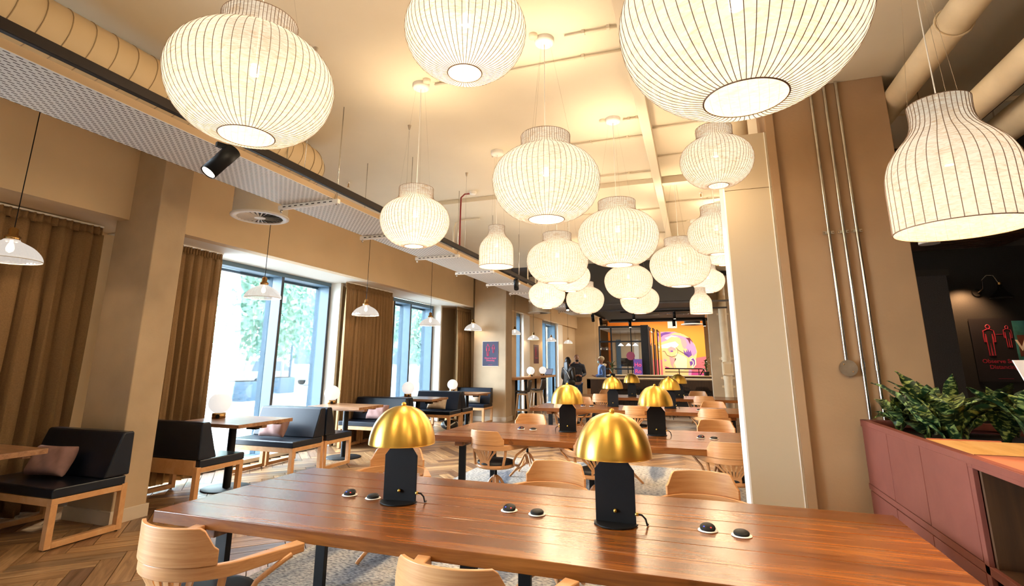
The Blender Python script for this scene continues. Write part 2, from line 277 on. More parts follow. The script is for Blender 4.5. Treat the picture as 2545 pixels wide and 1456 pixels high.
# ------------------------------------------------------------------ mesh helpers
class MB:
    def __init__(s): s.v = []; s.f = []; s.sm = []; s.uv = []; s.rn = []
    def add(s, vs, fs, smooth=False, uvs=None, rnd=None):
        o = len(s.v); s.v += [tuple(v) for v in vs]
        for i, f in enumerate(fs):
            s.f.append([o+k for k in f]); s.sm.append(smooth); s.uv.append(uvs[i] if uvs else None); s.rn.append(rnd)
        return s
    def box(s, x0, x1, y0, y1, z0, z1):
        v = [(x0, y0, z0), (x1, y0, z0), (x1, y1, z0), (x0, y1, z0), (x0, y0, z1), (x1, y0, z1), (x1, y1, z1), (x0, y1, z1)]
        return s.add(v, [(0, 3, 2, 1), (4, 5, 6, 7), (0, 1, 5, 4), (1, 2, 6, 5), (2, 3, 7, 6), (3, 0, 4, 7)])
    def prism(s, pts, a, b, axis='z', smooth=False):
        n = len(pts)
        def P(p, h): return (p[0], p[1], h) if axis == 'z' else ((h, p[0], p[1]) if axis == 'x' else (p[0], h, p[1]))
        v = [P(p, a) for p in pts]+[P(p, b) for p in pts]
        s.add(v, [tuple(range(n))[::-1], tuple(range(n, 2*n))]); s.add(v, [(i, (i+1) % n, n+(i+1) % n, n+i) for i in range(n)], smooth); return s
    def lathe(s, prof, n=24, c=(0, 0, 0), cap=False, smooth=True):
        v = []; f = []
        for (r, z) in prof:
            for i in range(n): a = 2*PI*i/n; v.append((c[0]+r*math.cos(a), c[1]+r*math.sin(a), c[2]+z))
        for j in range(len(prof)-1):
            for i in range(n): k = (i+1) % n; f.append((j*n+i, j*n+k, (j+1)*n+k, (j+1)*n+i))
        s.add(v, f, smooth)
        if cap: s.add([v[i] for i in range(n)], [tuple(range(n))[::-1]]); s.add([v[(len(prof)-1)*n+i] for i in range(n)], [tuple(range(n))])
        return s
    def cyl(s, c, r, h, n=20, r2=None): return s.lathe([(r, 0), (r2 if r2 is not None else r, h)], n, c, True)
    def tube(s, pts, r, n=8, cap=True, closed=False):
        pts = [Vector(p) for p in pts]; m = len(pts); rr = r if isinstance(r, (list, tuple)) else [r]*m
        v = []; prev = None
        for i in range(m):
            a = pts[(i-1) % m] if (closed or i > 0) else pts[i]; b = pts[(i+1) % m] if (closed or i < m-1) else pts[i]
            t = (b-a).normalized()
            if prev is None: u = t.orthogonal().normalized()
            else: u = (prev-t*prev.dot(t)).normalized()
            prev = u; w = t.cross(u)
            for k in range(n): an = 2*PI*k/n; v.append(pts[i]+(u*math.cos(an)+w*math.sin(an))*rr[i])
        f = []
        for i in range(m if closed else m-1):
            j = (i+1) % m
            for k in range(n): l = (k+1) % n; f.append((i*n+k, i*n+l, j*n+l, j*n+k))
        s.add(v, f, n > 4)
        if cap and not closed: s.add(v[:n], [tuple(range(n))[::-1]]); s.add(v[-n:], [tuple(range(n))])
        return s
    def sweep(s, path, ws, z0s, z1s, smooth=True):
        # rectangular strip following a plan path; ws = (inner, outer) offset along the left normal, z0s/z1s = bottom/top heights
        m = len(path); v = []
        for i in range(m):
            a = path[max(i-1, 0)]; b = path[min(i+1, m-1)]; dx, dy = b[0]-a[0], b[1]-a[1]; l = math.hypot(dx, dy) or 1; nx, ny = -dy/l, dx/l
            w = ws[i] if isinstance(ws, list) else ws; z0 = z0s[i] if isinstance(z0s, list) else z0s; z1 = z1s[i] if isinstance(z1s, list) else z1s
            p = path[i]; v += [(p[0]+nx*w[0], p[1]+ny*w[0], z0), (p[0]+nx*w[1], p[1]+ny*w[1], z0), (p[0]+nx*w[1], p[1]+ny*w[1], z1), (p[0]+nx*w[0], p[1]+ny*w[0], z1)]
        for k in range(4):
            l = (k+1) % 4; s.add([v[4*i+q] for i in range(m) for q in (k, l)], [(2*i, 2*i+1, 2*i+3, 2*i+2) for i in range(m-1)], smooth)
        s.add(v[:4], [(0, 1, 2, 3)]); s.add(v[-4:], [(3, 2, 1, 0)]); return s
    def sphere(s, c, r, n=16, sc=(1, 1, 1)):
        pr = [(max(1e-4, math.sin(PI*i/n))*r, -math.cos(PI*i/n)*r) for i in range(n+1)]
        v = []; f = []; m = n*2
        for (q, z) in pr:
            for i in range(m): a = 2*PI*i/m; v.append((c[0]+q*math.cos(a)*sc[0], c[1]+q*math.sin(a)*sc[1], c[2]+z*sc[2]))
        for j in range(n):
            for i in range(m): k = (i+1) % m; f.append((j*m+i, j*m+k, (j+1)*m+k, (j+1)*m+i))
        return s.add(v, f, True)
    def build(s, name, mat, parent=None, loc=None, rot=None, bevel=0, solid=0):
        me = bpy.data.meshes.new(name); me.from_pydata(s.v, [], s.f); me.polygons.foreach_set('use_smooth', s.sm)
        if any(u for u in s.uv):
            ul = me.uv_layers.new(name='UVMap'); i = 0
            for p, u in zip(me.polygons, s.uv):
                for q in range(p.loop_total): ul.data[p.loop_start+q].uv = u[q] if u else (0, 0)
        if any(r is not None for r in s.rn):
            a = me.attributes.new('rnd', 'FLOAT', 'FACE'); a.data.foreach_set('value', [r or 0 for r in s.rn])
        bm = bmesh.new(); bm.from_mesh(me)
        if not any(u for u in s.uv): bmesh.ops.remove_doubles(bm, verts=bm.verts, dist=1e-5)
        bmesh.ops.recalc_face_normals(bm, faces=bm.faces); bm.to_mesh(me); bm.free()
        for mm in (mat if isinstance(mat, (list, tuple)) else [mat]): me.materials.append(mm)
        o = bpy.data.objects.new(name, me); COL.objects.link(o)
        if parent: o.parent = parent
        if loc: o.location = loc
        if rot: o.rotation_euler = rot
        if any(s.sm) and not all(s.sm):
            bm = bmesh.new(); bm.from_mesh(me)
            for e in bm.edges:
                if len(e.link_faces) == 2 and e.calc_face_angle(0) > .6: e.smooth = False
            bm.to_mesh(me); bm.free()
        if solid: md = o.modifiers.new('s', 'SOLIDIFY'); md.thickness = solid; md.offset = 0
        if bevel: md = o.modifiers.new('b', 'BEVEL'); md.width = bevel; md.segments = 2; md.limit_method = 'ANGLE'; md.angle_limit = .7
        return o
def box(x0, x1, y0, y1, z0, z1): return MB().box(x0, x1, y0, y1, z0, z1)
def thing(name, label, cat, loc=(0, 0, 0), rz=0, group=None):
    o = bpy.data.objects.new(name, None); COL.objects.link(o); o.location = loc; o.rotation_euler = (0, 0, rz); o.empty_display_size = .1
    return tag(o, label, cat, group)
def tag(o, label=None, cat=None, group=None, kind=None):
    if label: o['label'] = label
    if cat: o['category'] = cat
    if group: o['group'] = group
    if kind: o['kind'] = kind
    return o
def struct(o): o['kind'] = 'structure'; return o
def dup(root, loc=None, rz=None, label=None, group=None):
    def cp(o, par):
        c = o.copy(); COL.objects.link(c); c.parent = par
        for ch in list(o.children): cp(ch, c)
        return c
    r = cp(root, None)
    if loc is not None: r.location = loc
    if rz is not None: r.rotation_euler = (0, 0, rz)
    if label: r['label'] = label
    if group: r['group'] = group
    return r
def text_mesh(body, size, mat, parent, loc, rot, name='lettering', align='CENTER'):
    cu = bpy.data.curves.new(name, 'FONT'); cu.body = body; cu.size = size; cu.align_x = align; cu.extrude = .0008; cu.offset = size*.012
    t = bpy.data.objects.new('t', cu); COL.objects.link(t); me = bpy.data.meshes.new_from_object(t.evaluated_get(bpy.context.evaluated_depsgraph_get()))
    bpy.data.objects.remove(t); o = bpy.data.objects.new(name, me); me.materials.clear(); me.materials.append(mat); COL.objects.link(o); o.parent = parent; o.location = loc; o.rotation_euler = rot
    return o

# ------------------------------------------------------------------ floor: herringbone planks
CZ = 4.12
fl = struct(box(-7.45, 8, -4, 30, -.12, -.012).build('floor', plain('subfloor', (.12, .08, .05), .8)))
PW, PL = .155, .775
def planks():
    res = []; n = int(PL/PW+.5)
    # lattice in (u,v): horizontals at (a, a) + m*(n, -n)... period vectors (1,1) and (2n... ) in plank widths
    for a in range(-260, 261):
        for m in range(-26, 27):
            u, v = a*PW+m*n*PW, a*PW-m*n*PW
            res.append((u, v, PL, PW))                # along u
            res.append((u+PL, v+PW-PL+0, PW, PL))     # along v, butting on its end
    return res
ca, sa = math.cos(PI/4), math.sin(PI/4)
cand = []
for (u, v, du, dv) in planks():
    cu, cv = u+du/2, v+dv/2
    x = cu*ca-cv*sa-3.0; y = cu*sa+cv*ca+6.0
    if -7.1 < x < 3.2 and 1.0 < y < 27: cand.append((x, y, 0 if du > dv else 1))
def vis(x, y):
    if x > -3.3 and y < 8.9: return False
    d = Vector((x, y, -1.6)); c = Vector((d.dot(rgt), d.dot(u2), d.dot(fwd)))
    if c.z < .3: return False
    px = CX+F*c.x/c.z; py = CY-F*c.y/c.z
    return -60 < px < W+60 and py < H+60
cand.sort(key=lambda c: (not vis(c[0], c[1]), c[0]**2+c[1]**2))
pm = MB()
g = .0022
def plank_mesh(mb, x, y, k, rnd=None):
    a = PI/4+(PI/2 if k else 0); c, s_ = math.cos(a), math.sin(a); hl, hw = PL/2-g, PW/2-g
    P = lambda p, q, z: (x+p*c-q*s_, y+p*s_+q*c, z)
    v = [P(-hl, -hw, -.012), P(hl, -hw, -.012), P(hl, hw, -.012), P(-hl, hw, -.012), P(-hl+.002, -hw+.002, 0), P(hl-.002, -hw+.002, 0), P(hl-.002, hw-.002, 0), P(-hl+.002, hw-.002, 0)]
    r = (rnd or 0)*13
    uvt = [(-hl+r, -hw+r), (hl+r, -hw+r), (hl+r, hw+r), (-hl+r, hw+r)]
    mb.add(v, [(4, 5, 6, 7), (0, 1, 5, 4), (1, 2, 6, 5), (2, 3, 7, 6), (3, 0, 4, 7)], False, [uvt]*5, rnd)
base = None
for (x, y, k) in cand[:300]:
    if base is None: mb = MB(); plank_mesh(mb, 0, 0, 0); base = mb.build('plank', M['floor']); o = base
    else: o = base.copy(); COL.objects.link(o)
    o.parent = fl; o.location = (x, y, random.uniform(-.0006, .0006)); o.rotation_euler = (0, 0, PI/2 if k else 0)
rest = MB()
for (x, y, k) in cand[300:]: plank_mesh(rest, x, y, k, random.random())
tag(rest.build('planks', M['floor'], fl), kind='stuff')

# ------------------------------------------------------------------ shell
def st(name, mb, mat, bevel=0): return struct(mb.build(name, M[mat], bevel=bevel))
st('ceiling', box(-7.5, 8, -4, 13.2, CZ, CZ+.2), 'ceiling')
st('ceiling', box(-7.5, 8, 18.8, 30, 3.75, 3.95), 'ceiling')
st('ceiling', box(-2.85, .385, 13.2, 18.8, 3.08, CZ+.2), 'slab')
st('ceiling', box(-7.5, -2.85, 13.2, 18.8, CZ, CZ+.2), 'slab')
st('ceiling', box(.385, 8, 13.2, 18.8, CZ, CZ+.2), 'ceiling')
st('wall_right', box(3.2, 3.4, 15.4, 29.8, 0, CZ), 'wall')
st('wall_left', MB().box(-7.45, -5.42, 15.0, 15.2, 0, CZ).box(-5.8, -5.6, 25.2, 29.8, 0, CZ), 'wall')
st('wall_right', box(.385, 8, 18.8, 19.0, 3.75, CZ+.2), 'wall')
st('wall_left', box(-7.5, -2.85, 18.8, 19.0, 3.75, CZ+.2), 'wall')
st('wall_right', box(6.7, 8.2, 6.8, 7.0, 0, CZ), 'wall')
st('trim_1', MB().box(-2.8, .9, 18.55, 18.8, 3.0, 3.08).box(-2.8, .9, 13.3, 13.36, 3.04, 3.08).box(-2.8, .9, 15.0, 15.06, 3.04, 3.08), 'slab2')
# left wall: downstand bulkheads, piers, window reveals
st('wall_left', MB().box(-6.25, -6.09, -4, 4.02, 3.2, CZ).box(-6.25, -6.09, 4.42, 14.3, 3.2, CZ).box(-7.1, -6.25, -4, 14.6, 3.22, 3.34)
   .box(-7.45, -7.1, 1.2, 4.95, 0, 3.34).box(-7.45, -7.1, 8.95, 11.4, 0, 3.34).box(-7.45, -7.1, 13.55, 15.2, 0, 3.34).box(-7.45, -7.1, -4, -2.5, 0, 3.34)
   .box(-7.45, -7.1, -4, 15.2, 3.34, CZ), 'wall')
st('trim_2', MB().box(-7.1, -6.85, 8.93, 9.0, 0, 3.22).box(-7.1, -6.85, 13.52, 13.6, 0, 3.22).box(-7.1, -6.26, 4.45, 14.1, 3.205, 3.22).box(-7.12, -6.97, 4.9, 13.6, -.0, .06), 'soffit')
st('wall_left', MB().box(-5.42, -5.3, 14.6, 25.2, 3.2, CZ).box(-5.75, -5.42, 14.6, 25.2, 3.2, 3.4).box(-5.75, -5.42, 14.6, 16.1, 0, 3.2).box(-5.75, -5.42, 17.45, 19.2, 0, 3.2)
   .box(-5.75, -5.42, 22.3, 25.2, 0, 3.2), 'wall')
st('trim_3', MB().box(-5.5, -5.38, 16.75, 17.45, 0, 3.2).box(-5.5, -5.38, 21.5, 22.3, 0, 3.2), 'soffit')
st('wall_back', MB().box(-5.6, -4.45, 25.0, 25.6, 0, 3.75).box(-4.45, -4.3, 25.1, 25.6, 0, 3.75).box(-9, 8, 29.6, 29.9, 0, 4.2), 'wall')
st('wall_front', box(-7.5, 8, -4.2, -4, 0, CZ+.2), 'wall')
# columns
col1 = st('trim_4', box(-6.3, -5.63, 4.02, 4.38, 0, CZ), 'concrete', .012)
st('trim_5', box(-6.05, -5.05, 14.1, 14.62, 0, CZ), 'concrete', .02)
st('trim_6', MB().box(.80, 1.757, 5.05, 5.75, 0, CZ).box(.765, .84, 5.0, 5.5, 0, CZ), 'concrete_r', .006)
st('trim_7', box(1.757, 1.83, 5.3, 5.9, 0, CZ), 'duct')
st('trim_8', box(.40, 1.36, 15.4, 16.0, 0, 3.98), 'concrete', .01)
st('trim_9', box(.40, 2.0, 15.42, 16.0, 3.98, CZ), 'slab')
st('baseboard_left', MB().box(-6.32, -5.612, 4.0, 4.40, 0, .13).box(-6.07, -5.035, 14.08, 14.64, 0, .13).box(-7.1, -7.085, 9, 11.4, 0, .12), 'base', .004)
# right room
st('wall_right', MB().box(1.83, 7, 7.0, 7.2, 0, 2.86).box(6.5, 6.7, -4, 7.0, 0, 2.86), 'darkwall')
st('wall_right', MB().box(1.75, 2.52, 6.5, 7.0, 0, 2.5), 'charcoal')
st('trim_10', MB().box(1.75, 2.54, 6.48, 7.0, 2.5, 2.56), 'slab')
st('wall_right', MB().box(1.75, 7, 7.0, 7.2, 2.86, CZ).box(6.5, 6.7, -4, 7.0, 2.86, CZ), 'slab2')
st('wall_right', MB().box(1.36, 3.2, 15.4, 15.6, 0, CZ).box(3.0, 3.2, 7.2, 15.3, 0, CZ), 'wall')
# windows
def window(name, x, y0, y1, posts, zt, panes):
    fr = MB(); ed = MB()
    fr.box(x-.33, x, y0, y1, zt-.09, zt); fr.box(x-.33, x, y0, y1, 0.0, .05)
    for (p, w) in posts: fr.box(x-.33, x-.012, p-w, p, .05, zt-.09); ed.box(x-.012, x, p-w, p, .05, zt-.09)
    ed.box(x-.34, x-.3, y0, y1, zt-.13, zt-.09)
    o = struct(fr.build(name, M['frame'])); e = ed.build('frame_edge', M['frame_dark'], o)
    for (a, b) in panes: box(x-.22, x-.21, a, b, .05, zt-.09).build('pane', M['glass'], o)
    return o
window('window_1', -7.09, 4.9, 8.95, [(5.0, .06), (7.6, .06), (8.93, .06)], 3.22, [(5.0, 7.54), (7.6, 8.87)])
window('window_2', -7.09, 11.35, 13.55, [(11.45, .06), (12.27, .06), (13.52, .06)], 3.2, [(11.45, 12.21), (12.27, 13.46)])
window('window_3', -5.5, 16.1, 16.8, [(16.15, .05), (16.78, .06)], 3.2, [(16.15, 16.72)])
window('window_4', -5.5, 19.2, 21.55, [(19.25, .05), (20.0, .06), (21.5, .06)], 3.2, [(19.25, 19.94), (20.0, 21.44)])
window('window_5', -7.09, -2.5, 1.2, [(-2.4, .06), (-.6, .06), (1.18, .06)], 3.22, [(-2.4, -.66), (-.6, 1.12)])

# ------------------------------------------------------------------ ceiling beams and services
def beam(mb, mat, label, cat='beam', name='ceiling_beam'):
    return tag(mb.build(name, M[mat], bevel=.004), label, cat)
beam(box(-.37, -.27, -3, 13.2, CZ-.14, CZ), 'ceiling', 'long cream painted ceiling beam running away down the middle of the room')
beam(MB().box(-3.9, -.37, 7.12, 7.2, CZ-.07, CZ), 'ceiling', 'cream painted cross pipe on the ceiling left of the long beam', 'pipe', 'ceiling_pipe')
beam(MB().box(-.27, 1.6, 7.1, 7.2, CZ-.1, CZ), 'ceiling', 'cream painted cross beam on the ceiling right of the long beam')
cond_specs = [(-2.1, -.37, 3.87, 'from the smaller lantern left of centre to the long beam'), (-.8, -.37, 3.55, 'from the big centre lantern to the long beam'),
    (-1.3, -.37, 5.61, 'behind the centre lantern'), (-1.9, -.37, 6.78, 'second behind the centre lantern'), (-.55, -.37, 5.15, 'beside the right centre lantern'),
    (-.27, 1.4, 5.45, 'right of the long beam, nearest'), (-.27, 1.5, 6.3, 'right of the long beam, second'), (-.27, 1.5, 8.3, 'right of the long beam, third'), (-2.2, -.37, 8.6, 'far left of the long beam, fourth'), (-1.7, -.37, 10.3, 'far left of the long beam, fifth'), (-.27, 1.5, 9.6, 'right of the long beam, fourth'), (-.27, 1.5, 11.0, 'right of the long beam, farthest')]
for (x0, x1, y, lb) in cond_specs:
    t = thing('ceiling_conduit', 'thin cream ceiling conduit '+lb, 'conduit', (x0, y, CZ-.018))
    MB().tube([(0, 0, 0), (x1-x0, 0, 0)], .011, 8).build('pipe', M['ceiling'], t)
    for q in (.35, .8): MB().box((x1-x0)*q-.012, (x1-x0)*q+.012, -.02, .02, -.014, .018).build('clip', M['ceiling'], t)
# spiral duct with elbow above the tray
dt = thing('spiral_duct', 'round cream spiral duct running above the perforated tray', 'duct', (-4.05, 0, 3.8))
path = [(0, -3, 0), (0, 4.35, 0)]+[(-.33+.33*math.cos(a*PI/12), 4.35+.33*math.sin(a*PI/12), 0) for a in range(1, 7)]+[(-.8, 4.68, 0)]
MB().tube(path, .215, 32).build('duct_body', M['duct'], dt)
for k in range(38):
    y = -1.2+k*.15
    if y < 4.3: pts = [(.2165*math.cos(a*PI/14), y+.02*math.sin(a*PI/14), .2165*math.sin(a*PI/14)) for a in range(28)]
    else: continue
    MB().tube(pts, .0035, 5, closed=True).build('seam', M['duct_seam'], dt)
for a in range(5):
    an = a*PI/10+.05; cx_, cy_ = -.33+.33*math.cos(an), 4.35+.33*math.sin(an)
    MB().tube([(cx_+.2165*math.cos(b*PI/14)*math.cos(an), cy_+.2165*math.cos(b*PI/14)*math.sin(an), .2165*math.sin(b*PI/14)) for b in range(28)], .0035, 5, closed=True).build('seam', M['duct_seam'], dt)
# swirl diffusers
def diffuser(x, y, z, r, label):
    t = thing('swirl_diffuser', label, 'air vent', (x, y, z))
    MB().lathe([(r*.96, 0), (r*.96, CZ-z-.02)], 40, cap=True).build('plenum', M['ceiling'], t)
    MB().lathe([(r*.8, -.012), (r, -.012), (r+.01, -.006), (r+.01, .006), (r*.8, .006), (r*.8, -.012)], 44).build('rim', M['white'], t)
    MB().cyl((0, 0, -.014), r*.2, .012, 24).build('hub', M['white'], t)
    MB().cyl((0, 0, -.001), r*.8, .002, 36).build('back_plate', plain('vent_dark', (.05, .05, .05), .8), t)
    for k in range(28):
        a = 2*PI*k/28
        m = MB().add([(r*.18, -.008, -.012), (r*.81, -.017, -.012), (r*.81, .003, -.002), (r*.18, .002, -.002)], [(0, 1, 2, 3)])
        m.add([(r*.18, -.008, -.014), (r*.81, -.017, -.014), (r*.81, .005, -.004), (r*.18, .004, -.004)], [(0, 3, 2, 1)])
        m.build('vane', M['white'], t, rot=(0, 0, a))
diffuser(-4.81, 4.66, 3.29, .315, 'round white swirl air diffuser left of the perforated tray, above the near window')
diffuser(-4.3, 14.9, 3.05, .33, 'round white air diffuser above the far high table')
# perforated cable tray, brackets and rods
tr = thing('perforated_tray', 'white perforated steel cable tray hung along the left side of the ceiling', 'cable tray', (-3.51, 0, 3.14))
ys = [-1.5, 1.2, 3.98, 5.36, 6.75, 8.15, 9.6, 11.0, 12.5, 14.0, 15.5, 17.0]
for a, b in zip(ys[:-1], ys[1:]):
    box(-.31, .31, a+.004, b-.004, 0, .0025).build('tray_panel', M['tray'], tr)
    MB().box(.305, .31, a+.004, b-.004, .0025, .055).build('side_lip', M['tan_lip'], tr)
    MB().box(-.31, -.305, a+.004, b-.004, .0025, .05).build('side_lip', M['tan_lip'], tr)
for y in ys[1:-1]:
    b = MB().box(-.36, .36, -.02, .02, -.045, -.002).build('bracket', M['white'], tr, loc=(0, y, 0), bevel=.003)
    for q in range(9): box(-.3+q*.07, -.265+q*.07, -.0205, -.0195, -.028, -.018).build('slot', M['black'], b)
    MB().tube([(-.33, y, -.08), (-.33, y, CZ-3.145)], .005, 6).build('rod', M['steel'], tr); MB().tube([(.33, y, -.06), (.33, y, CZ-3.145)], .005, 6).build('rod', M['steel'], tr)
    MB().cyl((-.33, y, -.075), .012, .03, 6).build('nut', M['steel'], tr)
def track(x, y0, y1, z, label):
    t = thing('lighting_track', label, 'track light rail', (x, 0, z)); box(-.02, .02, y0, y1, -.02, .035).build('rail', M['track'], t, bevel=.002)
    box(-.012, .012, y0, y1, -.0215, -.0195).build('conductor_slot', M['black'], t); return t
tk = track(-2.77, -1.5, 17.5, 3.03, 'long black lighting track hung along the white perforated tray')
for y in (3.06, 4.57, 6.1, 8.4, 10.6): MB().tube([(-0, y, .03), (0, y, CZ-3.03)], .0018, 5).build('wire', M['steel'], tk); MB().cyl((0, y, CZ-3.03-.05), .008, .05, 12, .02).build('wire_cone', M['grey'], tk)
def spot(x, y, z, rx, rz, label, on=True, power=0, s=1.0):
    t = thing('track_spotlight', label, 'spotlight', (x, y, z), rz, 'black spotlights on tracks')
    MB().box(-.015, .015, -.045, .045, -.03, 0).tube([(0, 0, -.03), (0, 0, -.075)], .007, 8).build('adapter', M['black'], t)
    h = MB().lathe([(.034*s, -.085*s), (.034*s, .01), (.0355*s, .012), (.0355*s, .075*s), (.001, .078*s)], 24).lathe([(.001, -.06*s), (.03*s, -.06*s), (.034*s, -.085*s)], 24).build('head', M['black'], t, loc=(0, 0, -.12), rot=(rx, 0, 0))
    MB().cyl((0, 0, -.082*s), .029*s, .004, 20).build('lens', M['led'] if on else M['black'], h)
    if power: light('SPOT', 'spot_lamp', (0, 0, -.09*s), power, (1, .75, .48), .03, None, h, cone=.9, blend=.6)
    return t
spot(-2.88, 2.42, 3.02, -.6, -.35, 'lit black spotlight below the big left lantern', True, 70, 1.5)
spot(-2.77, 4.33, 3.01, -.5, .8, 'black spotlight just visible under the small left lantern', False)
spot(-2.77, 8.22, 3.01, -.5, .4, 'black spotlight on the track right of the bottle-shaped lantern', False, 0, 1.2)
spot(-2.77, 12.0, 3.01, -.5, .4, 'lit spotlight on the track below the far left squat lantern', True, 25, 1.2)
spot(-2.77, 15.3, 3.01, -.4, .4, 'black spotlight on the far track, second from its end', False, 0, 1.3)
spot(-2.77, 16.7, 3.01, -.4, .4, 'black spotlight at the far end of the left track', False, 0, 1.4)
tb = thing('lighting_track', 'black track across the far edge of the dark lowered ceiling', 'track light rail', (0, 18.4, 3.05)); box(-2.7, .4, -.02, .02, -.03, .03).build('rail', M['black'], tb)
for x, lb in ((-2.05, 'leftmost'), (-.6, 'middle'), (.36, 'rightmost')): spot(x, 18.4, 3.04, -.1, .4, 'black spotlight on the far cross track, '+lb, True, 14, 1.5)
tb = thing('lighting_track', 'short black track under the dark lowered ceiling', 'track light rail', (0, 15.6, 3.06)); box(-2.0, 0.2, -.02, .02, -.02, .02).build('rail', M['black'], tb)
for x, lb in ((-1.62, 'left'), (-.48, 'right')): spot(x, 15.6, 3.05, -.1, .3, 'black spotlight under the dark lowered ceiling, '+lb, True, 14, 1.2)
for x, lb in ((-1.3, 'left'), (-.4, 'right')):
    t = thing('ceiling_speaker_ring', 'flat round dark ceiling ring under the dark lowered ceiling, '+lb, 'ceiling fitting', (x, 16.6, 3.08)); MB().lathe([(.12, -.01), (.22, -.012), (.33, -.008), (.34, 0)], 32).build('ring', M['slab2'], t); MB().tube([(.33*math.cos(a*PI/12), .33*math.sin(a*PI/12), -.014) for a in range(24)], .005, 5, closed=True).build('bead', M['steel'], t)
sg = tag(box(-.05, .48, 15.3, 15.36, 3.0, 3.055).build('ceiling_sign', plain('dark_red_strip', (.25, .06, .08), .5)), 'narrow dark red strip sign under the dark lowered ceiling', 'sign')
# sprinklers, smoke detector, red cable drop, hanging conduit bends
for (x, y, lb) in ((-4.53, 5.9, 'left of the tray, near'), (-3.7, 9.6, 'beyond the bottle-shaped lantern'), (.25, 8.0, 'right of the long beam')):
    t = thing('sprinkler', 'small brass ceiling sprinkler '+lb, 'sprinkler', (x, y, CZ)); MB().cyl((0, 0, -.02), .02, .02, 12).build('escutcheon', M['white'], t); MB().tube([(0, 0, -.02), (0, 0, -.07)], .008, 8).cyl((0, 0, -.075), .02, .004, 12).build('head', M['brass2'], t)
sd = thing('smoke_detector', 'round white smoke detector on the ceiling with a red cable', 'smoke detector', (-3.0, 6.85, CZ)); MB().lathe([(.055, 0), (.055, -.02), (.045, -.045), (.001, -.048)], 24).build('housing', M['white'], sd); MB().tube([(.046*math.cos(a*PI/10), .046*math.sin(a*PI/10), -.034) for a in range(20)], .004, 5, closed=True).build('vent_ring', M['grey'], sd)
rc = tag(MB().tube([(-3.05, 6.85, CZ-.03), (-3.12, 6.82, CZ-.04), (-3.165, 6.79, CZ-.1), (-3.165, 6.78, CZ-.3), (-3.165, 6.78, 3.2)], .012, 8).build('red_cable', M['red']), 'dark red cable dropping from the smoke detector to the tray', 'cable')
for (x, y, lb) in ((-3.95, 8.2, 'left'), (-3.4, 10.9, 'second'), (-3.28, 11.1, 'third'), (-3.16, 11.3, 'fourth')):
    tag(MB().tube([(x+.5, y, CZ-.03), (x+.12, y, CZ-.03), (x+.03, y, CZ-.07), (x, y, CZ-.16), (x, y, 3.2)], .016, 8).build('bent_conduit', M['ceiling']), 'cream conduit bending down from the ceiling to the tray, %s of four' % lb, 'conduit')
gl_ = thing('globe_sensor', 'off-white dome fitting on the ceiling beyond the lanterns', 'ceiling fitting', (-.02, 10.8, 3.35)); MB().sphere((0, 0, 0), .13, 12, (1, 1, .8)).build('dome', M['grey'], gl_); MB().tube([(0, 0, .08), (0, 0, CZ-3.35)], .02, 8).build('stem', M['grey'], gl_)

# ------------------------------------------------------------------ right column: boxing, steel conduits
bx = thing('pipe_boxing', 'tall cream boxed casing in front of the right concrete column', 'boxing', (0, 0, 0))
for (a, b) in ((0, 3.162), (3.168, 3.70)): MB().box(.366, .765, 5.0, 5.015, a, b).build('front_panel', M['boxing'], bx, bevel=.001)
box(.352, .366, 5.0, 5.52, 0, 3.70).build('side_panel', M['white'], bx, bevel=.001); box(.366, .765, 5.016, 5.52, 0, 3.695).build('core', M['wall'], bx); box(.742, .75, 4.994, 5.0, 0, 3.70).build('edge_bead', M['soffit'], bx)
tag(MB().cyl((.562, 5.3, 3.70), .092, CZ-3.70, 24).build('drain_pipe', M['painted_pipe']), 'short round cream pipe rising from the top of the boxing to the ceiling', 'pipe')
def conduit(x, z0, label, union=None):
    t = thing('steel_conduit', label, 'conduit', (x, 5.028, z0)); MB().tube([(0, 0, 0), (0, 0, CZ-z0)], .0135, 12).build('pipe', M['steel'], t)
    c = MB().tube([(0, 0, 2.70-z0), (0, 0, 2.725-z0)], .017, 12).box(-.042, .042, .008, .022, 2.70-z0, 2.725-z0).build('clamp', M['steel'], t)
    for s in (-.034, .034): MB().sphere((s, .006, 2.712-z0), .006, 6).build('screw', M['brass2'], c)
    if union: MB().tube([(0, 0, union-z0-.07), (0, 0, union-z0)], .018, 12).build('coupling', M['steel'], t)
conduit(1.172, 1.60, 'left of three steel conduits on the right column, ending at a round box')
conduit(1.284, 0.9, 'middle of three steel conduits on the right column', 1.62)
conduit(1.383, 0.9, 'right-hand of three steel conduits on the right column', 1.62)
jb = thing('junction_box', 'round grey metal junction box at the end of the left conduit', 'junction box', (1.178, 5.05, 1.565), 0); MB().prism([(.062*math.cos(a*PI/14), .062*math.sin(a*PI/14)) for a in range(28)], -.035, 0, 'y').build('housing', M['steel'], jb); MB().prism([(.066*math.cos(a*PI/14), .066*math.sin(a*PI/14)) for a in range(28)], -.04, -.034, 'y').build('lid', M['steel'], jb)
for s in (-1, 1): MB().sphere((s*.03, -.042, -s*.03), .006, 6).build('screw', M['brass2'], jb)
